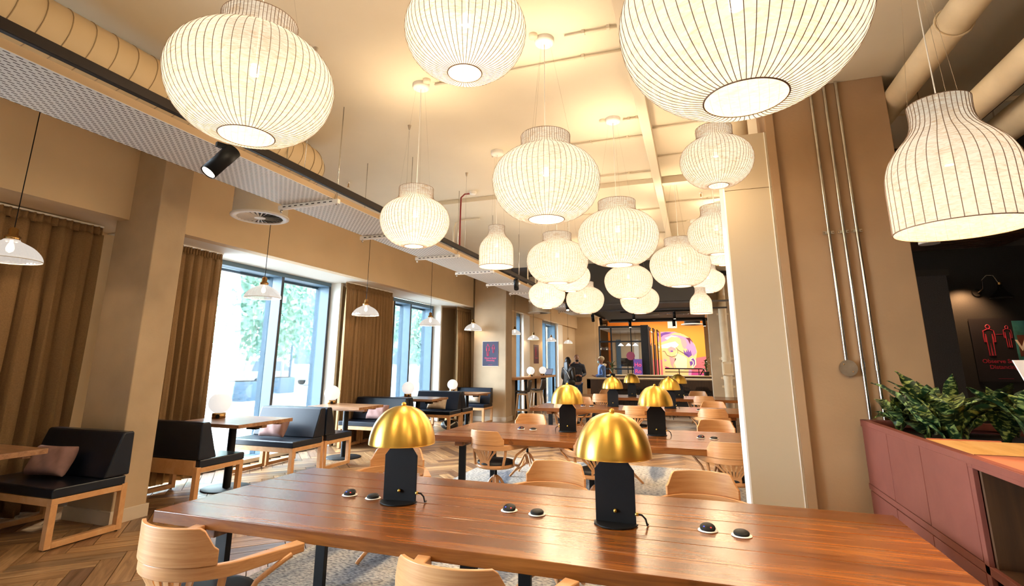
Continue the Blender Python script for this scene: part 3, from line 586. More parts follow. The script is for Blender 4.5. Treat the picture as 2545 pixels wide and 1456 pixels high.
# far column soil pipe
sp = thing('soil_pipe', 'thick cream painted soil pipe with access door on the far right column', 'pipe', (.80, 15.2, 0))
MB().tube([(-.02, 0, .2), (-.02, 0, 4.0)], .105, 24).build('pipe', M['painted_pipe'], sp)
for z, r in ((1.72, .15), (1.22, .14), (1.0, .13), (2.9, .12)): c = MB().tube([(-.02, 0, z-.04), (-.02, 0, z+.04)], r*.85, 24).build('collar', M['painted_pipe'], sp); MB().box(-.02-r-.03, -.02+r+.03, -.02, .02, z-.025, z+.025).build('lug', M['painted_pipe'], c)
ad_ = MB().box(-.15, .12, -.19, -.09, 1.28, 1.64).build('access_door', M['painted_pipe'], sp, bevel=.03); MB().box(-.1, .07, -.2, -.188, 1.34, 1.58).build('door_recess', M['duct'], ad_, bevel=.01)
for sx in (-.125, .095):
    for sz in (1.31, 1.61): MB().sphere((sx, -.2, sz), .012, 6).build('bolt', M['painted_pipe'], ad_)

# ------------------------------------------------------------------ right ceiling zone: pipes, black tray, slatted panel
def pipe(x, z, r, mat, y0, y1, label, name='ceiling_pipe', clamps=()):
    t = thing(name, label, 'pipe', (x, 0, z)); MB().tube([(0, y0, 0), (0, y1, 0)], r, 28).build('pipe_body', M[mat], t)
    for y in clamps: MB().tube([((r+.008)*math.cos(a*PI/12), y, (r+.008)*math.sin(a*PI/12)) for a in range(24)], .008, 6, closed=True).box(-.02, .02, y-.012, y+.012, r, r+.04).build('clamp', M['painted_pipe'], t); MB().tube([(0, y, r), (0, y, CZ-z)], .005, 6).build('hanger', M['steel'], t)
    return t
pipe(1.86, 3.92, .105, 'painted_pipe', -3.5, 7, 'first cream painted pipe on the ceiling right of the column', clamps=(4.0, 1.8))
pipe(2.13, 3.5, .1, 'painted_pipe', -3.5, 7, 'second cream pipe on the right ceiling, beside the black rail', clamps=(5.4,))
pipe(2.48, 3.45, .12, 'painted_pipe', -3.5, 7, 'third and thickest cream pipe on the right ceiling, beyond the black rail', clamps=(5.6,))
beam(box(2.22, 2.32, -3, 6.9, 3.52, 3.6), 'track', 'black rail running between the cream pipes on the right ceiling', 'rail', 'black_rail')
pipe(3.1, 3.35, .05, 'painted_pipe', -3.5, 7, 'thin brown pipe on the right ceiling', clamps=())
sl = thing('slatted_ceiling_raft', 'dark brown slatted ceiling raft over the dark room', 'ceiling panel', (3.9, 0, 3.2))
for k in range(9): box(-.5+k*.12, -.44+k*.12, .5, 6.8, 0, .05).build('slat', M['darkwood'], sl)
for y in (1.5, 4.2, 6.0): box(-.55, .6, y, y+.04, .05, .09).build('cross_bar', M['slab2'], sl)
ub = thing('strut_channel', 'slotted cream strut channel on the right ceiling above the bottle-shaped lantern', 'bracket', (1.8, 5.6, 3.95)); box(0, 1.9, -.02, .02, 0, .04).build('channel', M['painted_pipe'], ub, bevel=.002)
for q in (.35, .95, 1.5): MB().tube([(q, 0, 0), (q, 0, -.25)], .006, 6).build('drop_rod', M['steel'], ub)
cr = thing('copper_ceiling_plate', 'ribbed copper-brown ceiling plate at the top of the dark wall', 'ceiling panel', (2.0, 6.2, 2.84))
for k in range(8): box(0, 1.2, k*.09, k*.09+.075, 0, .02).build('slat', M['darkwood'], cr)
ct = thing('ceiling_spotlights', 'small round ceiling fitting above the dark room', 'ceiling fitting', (2.35, 6.3, 2.8)); MB().cyl((0, 0, 0), .09, .04, 24).build('housing', M['white'], ct)

# ------------------------------------------------------------------ cocoon lanterns
PROF = {
 'wide': ([(.132, -.282), (.17, -.277), (.23, -.256), (.29, -.217), (.345, -.158), (.38, -.09), (.397, -.02), (.399, .03), (.388, .085), (.36, .14), (.315, .19), (.26, .228), (.215, .25), (.193, .268), (.186, .29), (.185, .33), (.187, .372)], 64),
 'round': ([(.083, -.205), (.12, -.2), (.17, -.182), (.22, -.148), (.262, -.1), (.288, -.045), (.299, .01), (.296, .06), (.278, .11), (.24, .155), (.195, .188), (.165, .21), (.151, .235), (.148, .265), (.15, .318)], 60),
 'bell': ([(.2, -.18), (.2, -.1), (.2, 0), (.195, .05), (.178, .098), (.15, .14), (.12, .175), (.102, .205), (.095, .235), (.094, .265), (.096, .305)], 36)}
def smoothprof(p, k=3):
    out = []
    for i in range(len(p)-1):
        a, b, c, d = p[max(i-1, 0)], p[i], p[i+1], p[min(i+2, len(p)-1)]
        for j in range(k):
            t = j/k
            out.append(tuple(.5*((2*b[q])+(-a[q]+c[q])*t+(2*a[q]-5*b[q]+4*c[q]-d[q])*t*t+(-a[q]+3*b[q]-3*c[q]+d[q])*t**3) for q in (0, 1)))
    out.append(p[-1]); return out
PROTO = {}
def lantern(kind, x, y, z, label, s=1.0, seed=0, group='cocoon pendant lanterns', power=1.0):
    p, n = PROF[kind]; p = smoothprof(p); top = p[-1][1]*s; tr_ = p[-1][0]*s; zc = CZ-z
    t = thing('cocoon_lantern', label, 'pendant lamp', (x, y, z), random.random()*6, group)
    key = (kind, s)
    if key not in PROTO:
        sh = MB().lathe([(r*s, q*s) for r, q in p], n*2).build('shade', M['shade'])
        rb = MB()
        for k in range(n):
            a = 2*PI*k/n; rb.tube([((r+.0008)*s*math.cos(a), (r+.0008)*s*math.sin(a), q*s) for r, q in p[::2]+[p[-1]]], .0016*s**.5, 4, False)
        ri = rb.build('ribs', M['rib']); ri['kind'] = 'stuff'
        br = MB().tube([(p[0][0]*s*math.cos(a*PI/32), p[0][0]*s*math.sin(a*PI/32), p[0][1]*s) for a in range(64)], .0032, 6, closed=True).build('lower_ring', M['rib'])
        ur = MB().tube([(tr_*math.cos(a*PI/32), tr_*math.sin(a*PI/32), top) for a in range(64)], .0022, 6, closed=True).build('upper_ring', M['rib'])
        PROTO[key] = [sh, ri, br, ur]; parts = PROTO[key]
    else:
        parts = []
        for o in PROTO[key]: c = o.copy(); COL.objects.link(c); parts.append(c)
    for o in parts: o.parent = t
    MB().tube([(0, 0, .1*s), (.004, 0, zc*.6), (0, 0, zc-.04)], .0032, 6).build('cable', M['white'], t)
    w = MB()
    for k in range(3): a = 2*PI*k/3+.4; MB().tube([(tr_*math.cos(a), tr_*math.sin(a), top), (.045*math.cos(a), .045*math.sin(a), zc-.045)], .0009, 4).build('suspension_wire', M['steel'], t)
    MB().cyl((0, 0, .06*s), .022, .06, 12).build('lamp_holder', M['white'], t)
    MB().lathe([(.001, -.05), (.06, -.05), (.074, -.042), (.078, -.03), (.078, 0)], 28, (0, 0, zc)).build('canopy', M['white'], t)
    MB().lathe([(.001, -.03), (.034, -.03), (.036, 0)], 18, (.11, 0, zc)).build('conduit_box', M['ceiling'], t)
    light('POINT', 'lantern_bulb', (0, 0, -.09*s), BULB*power*(s if kind != 'bell' else .5*s), (1, .77, .49), .17, None, t)
    return t
lantern('wide', -2.076, 1.868, 3.0, 'big squat cocoon lantern at upper left, in front of the perforated tray')
lantern('round', -.97, 2.086, 3.186, 'cocoon lantern cut by the top edge, between the two biggest ones')
lantern('wide', .218, 1.747, 2.744, 'biggest and nearest cocoon lantern, cut by the top edge at right')
lantern('bell', 1.386, 3.3, 2.57, 'large bottle-shaped cocoon lantern at the right edge, open below', 1.5, power=.7)
lantern('round', -2.233, 3.853, 2.784, 'small-necked round lantern left of centre, in front of the tray')
lantern('wide', -.964, 3.555, 2.909, 'large squat lantern in the middle, above the brass lamps')
lantern('wide', -.649, 5.121, 2.828, 'squat lantern just right of and behind the large middle one')
lantern('wide', -.111, 7.299, 2.893, 'squat lantern left of the partly hidden round lantern by the casing')
lantern('bell', -2.114, 5.544, 2.867, 'small bottle-shaped lantern left of the middle, open below')
lantern('wide', -1.616, 6.478, 2.889, 'squat lantern below and behind the large middle one')
lantern('round', .309, 5.812, 2.935, 'round lantern half hidden by the boxed casing, lower one', power=.55)
lantern('round', .289, 4.551, 3.285, 'round lantern half hidden by the boxed casing, just under the biggest lantern', power=.5)
lantern('wide', -.976, 8.823, 2.936, 'squat lantern directly below the one right of the middle')
lantern('wide', -1.016, 11.095, 2.888, 'far squat lantern peeping out low in front of the dark ceiling')
lantern('round', -2.232, 8.208, 2.672, 'low flat-bottomed lantern at the left of the far cluster')
lantern('wide', -2.116, 10.846, 2.899, 'far squat lantern with visible neck left of the dark ceiling')
lantern('round', -1.69, 7.557, 2.846, 'lantern mostly hidden behind the squat one left of the dark ceiling')
lantern('round', .36, 11.2, 3.22, 'far lantern above the tiny bottle-shaped one near the far column', 1.073)
lantern('round', .53, 8.6, 3.3, 'lantern mostly hidden behind the round one beside the casing')
lantern('bell', .157, 9.6, 2.607, 'tiny far bottle-shaped lantern in front of the far column', .92)

# ------------------------------------------------------------------ glass pendants over the window tables
def gpend(x, y, z, label, r=.25):
    t = thing('glass_pendant', label, 'pendant lamp', (x, y, z), 0, 'ribbed glass pendants by the windows'); k = r/.25
    pr = smoothprof([(.25, 0), (.245, .03), (.22, .075), (.17, .125), (.11, .16), (.07, .18), (.055, .2)], 3)
    if 'gp' not in PROTO:
        n = 96; v = []; f = []
        for i, (q, h) in enumerate(pr):
            for a in range(n): rr = q*(1+(.012 if a % 2 else -.012)); v.append((rr*math.cos(2*PI*a/n), rr*math.sin(2*PI*a/n), h))
        for j in range(len(pr)-1):
            for a in range(n): f.append((j*n+a, j*n+(a+1) % n, (j+1)*n+(a+1) % n, (j+1)*n+a))
        o = MB().add(v, f).build('glass_shade', M['pglass'])
        q = MB().lathe([(.055, .19), (.062, .195), (.062, .225), (.05, .23), (.05, .235), (.038, .24), (.038, .29), (.03, .305), (.012, .315)], 20).build('brass_holder', M['brass2'])
        e = MB().lathe([(.002, .07), (.025, .085), (.032, .11), (.026, .14), (.015, .165), (.014, .19)], 14).build('bulb', M['bulb'])
        ri = MB().tube([(.251*math.cos(a*PI/32), .251*math.sin(a*PI/32), 0) for a in range(64)], .004, 6, closed=True).build('rim', M['white'])
        PROTO['gp'] = [o, q, e, ri]; parts = PROTO['gp']
    else: parts = [o.copy() for o in PROTO['gp']]; [COL.objects.link(o) for o in parts]
    for o in parts: o.parent = t; o.scale = (k, k, k)
    MB().tube([(0, 0, .3*k), (0, 0, CZ-z)], .0045, 6).build('cord', M['black'], t)
    light('POINT', 'pendant_bulb', (0, 0, .03), 9, (1, .72, .45), .03, None, t)
for a in (( -5.98, 2.93, 2.515, 'ribbed glass pendant cut by the left edge, in front of the brown curtain'), (-5.95, 5.98, 2.515, 'glass pendant in front of the nearest window'),
          (-5.95, 8.56, 2.48, 'glass pendant in front of the second curtain'), (-5.95, 11.2, 2.46, 'glass pendant in front of the second window'), (-5.95, 13.8, 2.5, 'glass pendant above the last booth by the far pillar')): gpend(*a)
for a in ((-5.05, 16.8, 2.35, 'far glass pendant nearest the pillar with the poster', .19), (-5.05, 19.1, 2.38, 'far glass pendant in the middle over the high table', .19), (-5.05, 21.9, 2.4, 'farthest small glass pendant near the back wall', .19), (-5.2, 15.3, 2.45, 'glass pendant half hidden behind the poster pillar', .19)): gpend(*a)

# ------------------------------------------------------------------ curtains
def curtain(x, y0, y1, zt, label, folds, amp, flare=1.0, hem=.05, x2=None, lean=0):
    t = thing('curtain', label, 'curtain', (0, 0, 0)); n = folds*10; rows = 30
    v = []
    rnd = [random.uniform(.6, 1.4) for _ in range(folds+2)]; ph = [random.uniform(-.5, .5) for _ in range(folds+2)]
    for j in range(rows+1):
        h = j/rows; z = hem+(zt-.09-hem)*h
        for i in range(n+1):
            u = i/n; k = u*folds; ki = int(min(k, folds-1)); w = rnd[ki]*(1-(k-ki))+rnd[ki+1]*(k-ki)
            a = amp*w*(.42+.58*(1-h)**.6)
            ofs = (1-h)*.25*ph[ki]*math.sin(u*9)
            xx = x+a*math.sin(2*PI*(k+ofs)+.6*math.sin(3*h+ki))+.5*a*math.sin(4*PI*k+2*h)
            yy = y0+(y1-y0)*u; yy = yy+(u-.5)*(flare-1)*(1-h)*(y1-y0)+.012*math.cos(4*PI*k)+lean*(1-h)
            v.append((xx, yy, z))
    f = [(j*(n+1)+i, j*(n+1)+i+1, (j+1)*(n+1)+i+1, (j+1)*(n+1)+i) for j in range(rows) for i in range(n)]
    MB().add(v, f, True).build('drape', M['curtain'], t, solid=.004)
    m = MB(); N = folds*24; vv = []
    for z, b in ((zt-.1, 1), (zt-.06, .6), (zt, 1)):
        for i in range(N+1): u = i/N; vv.append((x+.022*b*math.sin(2*PI*u*folds*3), y0+(y1-y0)*u, z+.004*math.sin(u*60)))
    m.add(vv, [(j*(N+1)+i, j*(N+1)+i+1, (j+1)*(N+1)+i+1, (j+1)*(N+1)+i) for j in range(2) for i in range(N)], True).build('pleated_heading', M['curtain'], t, solid=.004)
    box(x-.015, x+.015, y0, y1, zt+.0, zt+.018).build('curtain_rail', M['white'], t)
curtain(-6.72, 1.3, 4.15, 3.185, 'wide brown curtain at the left edge before the first concrete column', 13, .075)
curtain(-6.68, 4.62, 5.85, 3.185, 'brown curtain between the first column and the near window', 9, .06, 1.0)
curtain(-6.62, 8.78, 10.55, 3.185, 'brown curtain hanging between the two windows', 14, .06, 1.04)
curtain(-6.45, 13.75, 14.75, 3.185, 'brown curtain beside the pillar with the poster', 8, .05, 1.0)

# ------------------------------------------------------------------ booth benches, cushions, window tables
def bench(y, face, label, x1=-5.39, L=1.14):
    # origin: rear bottom centre of the right-hand end; local +y = the way it faces
    t = thing('booth_bench', label, 'bench', (x1-L/2, y, 0), 0 if face > 0 else PI, 'navy booth benches along the windows')
    if 'bench' in PROTO:
        for o in PROTO['bench']:
            c = o.copy(); COL.objects.link(c); c.parent = t
            for ch in o.children: d = ch.copy(); COL.objects.link(d); d.parent = c
        return t
    h = L/2; P = []
    for sx in (-1, 1):
        a, b = (h-.06, h) if sx > 0 else (-h, -h+.06)
        P.append(box(a, b, .0, .055, .012, .43).build('rear_leg', M['oakframe'], t, bevel=.003)); P.append(box(a, b, .6, .655, .012, .37).build('front_leg', M['oakframe'], t, bevel=.003))
        P.append(box(a, b, .055, .6, .012, .062).build('floor_rail', M['oakframe'], t, bevel=.003)); P.append(box(a, b, .055, .655, .37, .42).build('side_rail', M['oakframe'], t, bevel=.003))
        P.append(MB().cyl(((a+b)/2, .03, 0), .014, .012, 10).cyl(((a+b)/2, .62, 0), .014, .012, 10).build('glides', M['black'], t))
    P.append(box(-h+.06, h-.06, .62, .655, .355, .42).build('front_rail', M['oakframe'], t, bevel=.003)); P.append(box(-h+.06, h-.06, 0, .03, .34, .5).build('back_rail', M['oakframe'], t, bevel=.003))
    P.append(MB().prism([(.03, .422), (.655, .422), (.66, .43), (.66, .49), (.648, .505), (.03, .505)], -h, h, 'x').build('seat_cushion', M['vinyl'], t, bevel=.01))
    P.append(MB().prism([(.0, .508), (.245, .508), (.115, .9), (.1, .915), (.02, .915), (.005, .905)], -h, h, 'x').build('back_cushion', M['vinyl'], t, bevel=.014))
    PROTO['bench'] = P; return t
RP = [(-1, 3.97, 'nearest booth bench, facing left towards the near table, before the first column'), (1, 4.74, 'booth bench right behind the first column, facing away from us'), (-1, 6.9, 'booth bench with lit blue back behind the first window table'),
      (1, 6.93, 'booth bench back to back behind the lit one, facing the second window table'), (-1, 9.4, 'booth bench in front of the second curtain, facing us'), (1, 9.43, 'booth bench behind the second curtain bench, facing away'), (-1, 11.9, 'booth bench with pale lit back before the second window'),
      (1, 11.93, 'booth bench facing away, last but one before the pillar'), (-1, 13.98, 'farthest booth bench against the pillar with the poster')]
for f, y, l in RP: bench(y, f, l)
def cushion(x, y, z, rx, rz, mat, label, w=.5, h=.3):
    n = 14; v = []
    for s_ in (1, -1):
        for j in range(n+1):
            for i in range(n+1):
                a, b = i/n*2-1, j/n*2-1; e = max(0, (1-a**4)*(1-b**4))**.55; pin = 1-.07*(1-b*b)*abs(a)**3; pin2 = 1-.09*(1-a*a)*abs(b)**3
                v.append((a*w/2*pin, s_*(.085*e+.004*math.sin(9*a+4*b)*e*1.5), b*h/2*pin2+.0))
    N = (n+1)**2; f = []
    for q in range(2):
        for j in range(n):
            for i in range(n): k = q*N+j*(n+1)+i; f.append((k, k+1, k+n+2, k+n+1))
    for k in range(n):
        for (p0, p1) in ((k, k+1), (n*(n+1)+k, n*(n+1)+k+1), (k*(n+1), (k+1)*(n+1)), (k*(n+1)+n, (k+1)*(n+1)+n)): f.append((p0, p1, p1+N, p0+N))
    o = MB().add(v, f, True).build('cushion', M[mat], None, (x, y, z), (rx, 0, rz)); md = o.modifiers.new('s', 'SUBSURF'); md.levels = md.render_levels = 1
    return tag(o, label, 'cushion', 'cushions on the booth benches')
cushion(-6.0, 3.62, .655, -.42, .12, 'cush', 'dusty pink cushion on the nearest bench, left foreground')
cushion(-5.98, 6.5, .655, -.42, -.05, 'cush', 'pink cushion on the bench under the first window table')
cushion(-5.83, 8.98, .67, -.42, -.15, 'cush', 'pink cushion on the bench before the second curtain')
cushion(-5.85, 11.5, .655, -.42, .1, 'cush2', 'beige striped cushion on the bench before the second window')
cushion(-5.85, 13.6, .655, -.42, .1, 'cush2', 'beige cushion on the farthest bench by the pillar')
def wtable(x0, x1, y0, y1, px, py, label, z=.85):
    t = thing('window_table', label, 'table', (px, py, 0)); MB().box(x0-px, x1-px, y0-py, y1-py, z-.045, z).build('tabletop', M['table2'], t, bevel=.004)
    MB().box(x0-px+.05, x1-px-.05, -.04, .04, z-.085, z-.045).build('batten', M['table2'], t); MB().box(x0-px+.1, x1-px-.12, y1-py-.12, y1-py-.06, z-.08, z-.045).build('batten', M['table2'], t)
    MB().tube([(0, 0, .012), (0, 0, z-.085)], .048, 20).build('pole', M['black'], t); MB().lathe([(.001, 0), (.3, 0), (.3, .008), (.29, .013), (.001, .014)], 40).build('base_disc', M['black'], t)
    k = MB().box(.12, .27, .1, .18, z-.13, z-.045).build('socket_box', M['black'], t, bevel=.004)
wtable(-6.6, -5.45, 2.35, 3.25, -6.0, 2.8, 'window table cut by the left edge beside the pink cushion')
wtable(-6.35, -5.29, 5.16, 6.08, -5.86, 5.63, 'first window table with oval glass lamp, behind the first column')
wtable(-6.46, -5.4, 7.76, 8.5, -5.85, 8.03, 'second window table with brushed pole and round base')
wtable(-6.3, -5.22, 10.02, 10.8, -5.75, 10.4, 'third window table with glowing lamp before the pale window')
wtable(-6.25, -5.08, 12.15, 13.0, -5.7, 12.9, 'fourth window table, nearest the poster pillar')
def opal(x, y, z, label, k=1.0):
    t = thing('opal_table_lamp', label, 'table lamp', (x, y, z), 0, 'oval opal glass lamps by the windows')
    MB().lathe([(.001, 0), (.085*k, 0), (.085*k, .07*k), (.001, .07*k)], 24).build('brass_base', M['brass2'], t); MB().sphere((0, 0, .2*k), .145*k, 14, (1, 1, .97)).build('glass_globe', M['opal'], t)
    MB().prism([(.026*k*math.cos(a*PI/8), .03*k+.026*k*math.sin(a*PI/8)) for a in range(16)], -.115*k, -.08*k, 'y').build('dimmer_knob', M['black'], t, rot=(0, 0, .7))
opal(-6.2, 5.69, .85, 'oval opal lamp on the first window table'); opal(-6.38, 8.3, .85, 'oval opal lamp on the second window table', .95); opal(-6.1, 10.56, .85, 'oval opal lamp on the third window table, half lost in the bright window', .95); opal(-6.05, 12.75, .85, 'oval opal lamp on the fourth window table', .92)

# ------------------------------------------------------------------ long reclaimed-wood tables
def longtable(x0, x1, y0, y1, label, nb=6):
    cx_, cy_ = (x0+x1)/2, (y0+y1)/2; t = thing('long_table', label, 'table', (cx_, cy_, 0), 0, 'long reclaimed-wood work tables'); w = (y1-y0)/nb; hx = (x1-x0)/2
    for k in range(nb):
        e0, e1 = random.uniform(-.006, .006), random.uniform(-.006, .006)
        b = box(-hx+e0, hx+e1, -w/2+.0012, w/2-.0012, -.0325, .0325).build('board', M['table'], t, (0, y0-cy_+w*(k+.5), .7175+random.uniform(-.0012, .0012)), bevel=.0035)
    for q in (-hx+.38, -.35, hx-.5): box(q-.05, q+.05, y0-cy_+.04, y1-cy_-.04, .635, .685).build('batten', M['table'], t, bevel=.003)
    for q in (-hx+.38, -.1+0, hx-.5):
        a, b = y0-cy_+.16, y1-cy_-.3
        for yy in (a, b): box(q-.04, q+.04, yy-.02, yy+.02, 0.024, .635).build('leg', M['black'], t, bevel=.002)
        box(q-.04, q+.04, a-.02, b+.02, .0125, .024).build('foot_bar', M['black'], t); box(q-.04, q+.04, a, b, .625, .636).build('top_bar', M['black'], t)
    return t
T = [longtable(-3.05, 1.02, 2.43, 3.79, 'long reclaimed-wood table in the foreground with two brass lamps'), longtable(-3.1, 1.0, 5.9, 7.39, 'second long table behind the foreground one'),
     longtable(-3.12, 1.05, 10.08, 11.3, 'third long table from the front'), longtable(-3.1, 1.05, 13.7, 15.0, 'farthest long table before the far counters')]
def socket(x, y, label, flat):
    t = thing('table_socket', label, 'power socket', (x, y, .751), 0, 'pop-up sockets in the tables')
    MB().lathe([(.036, .0), (.05, .0), (.049, .003), (.036, .004)], 28).build('white_ring', M['white'], t)
    d = MB().lathe([(.001, .012), (.03, .012), (.038, .006), (.039, 0), (.037, -.004)], 26).build('popup_disc', M['black'], t, (0, 0, .01 if flat else .012), (.1 if flat else .33, 0, 0))
    MB().cyl((.016, -.014, .0115), .004, .002, 8).build('indicator', M['redled'], d) if not flat else None
    MB().cyl((-.018, -.01, .0115), .0035, .002, 8).build('indicator', M['blueled'], d) if not flat else None
SK = [(-2.2, 3.12, 0, 'tilted, at the left end of the front table'), (-2.01, 3.1, 1, 'lying flat beside the left brass lamp'), (-1.096, 3.13, 0, 'tilted, between the two front lamps'), (-.92, 3.11, 1, 'flat, between the two front lamps'), (.0, 3.13, 0, 'tilted, right of the right front lamp'), (.16, 3.1, 1, 'flat, nearest the pink cabinet'),
      (-2.22, 6.8, 0, 'tilted, left on the second table'), (-2.05, 6.78, 1, 'flat, left on the second table'), (-.0, 6.75, 0, 'tilted, right on the second table'), (.14, 6.72, 1, 'flat, right on the second table'), (-2.2, 10.75, 0, 'left on the third table'), (-2.02, 10.72, 1, 'flat, left on the third table'), (-1.12, 10.7, 1, 'between the lamps of the third table'), (0, 10.6, 1, 'right on the third table')]
for x, y, fl_, l in SK: socket(x, y, 'black pop-up socket '+l, fl_)
def brass(x, y, label, cord=1, rz=0):
    t = thing('brass_dome_lamp', label, 'table lamp', (x, y, .752), rz, 'brass dome lamps on the long tables')
    if 'brass' in PROTO:
        for o in PROTO['brass']:
            if o.name.startswith('power_cord') and cord < 0: c = o.copy(); c.scale = (-1, 1, 1)
            elif o.name.startswith('cord_gland') and cord < 0: c = o.copy(); c.scale = (-1, 1, 1)
            else: c = o.copy()
            COL.objects.link(c); c.parent = t
        return t
    P = []
    pr = smoothprof([(.208, .345), (.207, .37), (.196, .42), (.168, .482), (.122, .535), (.07, .562), (.03, .571), (.001, .573)], 4)
    P.append(MB().lathe(pr, 64).build('dome_shade', M['brass'], t, solid=.002)); P.append(MB().tube([(.208*math.cos(a*PI/36), .208*math.sin(a*PI/36), .345) for a in range(72)], .0022, 6, closed=True).build('rim', M['brass'], t))
    P.append(MB().lathe([(.001, .568), (.013, .57), (.016, .582), (.012, .592), (.001, .596)], 16).build('finial', M['brass'], t))
    P.append(MB().prism([(-.108, .006), (.108, .006), (.108, .272), (.05, .345), (-.05, .345), (-.108, .272)], -.006, .006, 'y').build('body_plate', M['black'], t, bevel=.001))
    P.append(MB().prism([(.118*math.cos(a*PI/20), .118*math.sin(a*PI/20)) for a in range(20, 41)], 0, .007).build('base_plate', M['black'], t, bevel=.001))
    P.append(MB().prism([(-.004, .006), (-.004, .02), (.0, .02), (.0, .006)], -.1, .1, 'x').build('base_flange', M['black'], t))
    P.append(MB().sphere((0, -.012, .065), .0105, 8).build('switch_knob', M['brass'], t)); P.append(MB().tube([(.105, 0, .055), (.122, 0, .055)], .009, 10).build('cord_gland', M['brass'], t))
    P.append(MB().tube([(.12, 0, .055), (.14, 0, .053), (.158, .002, .035), (.165, .006, .004), (.166, .03, .0035)], .005, 8).build('power_cord', M['black'], t))
    P.append(MB().tube([(0, 0, .34), (0, 0, .57)], .006, 8).build('stem', M['brass'], t))
    PROTO['brass'] = P; return t
BL = [(-1.808, 3.085, 'left brass dome lamp on the foreground table', 1), (-.468, 3.09, 'right brass dome lamp on the foreground table, largest in view', 1), (-1.59, 6.78, 'left brass dome lamp on the second table', -1), (-.5, 6.82, 'right brass dome lamp on the second table', 1), (-1.62, 10.9, 'left brass dome lamp on the third table', -1), (-.52, 10.85, 'right brass dome lamp on the third table', 1), (-1.62, 14.3, 'left brass dome lamp on the farthest table', 1), (-.45, 14.25, 'right brass dome lamp on the farthest table', 1)]
for i, (x, y, l, c) in enumerate(BL): brass(x, y, l, c, (.12, -.03, 0, 0, 0, 0, 0, 0)[i])

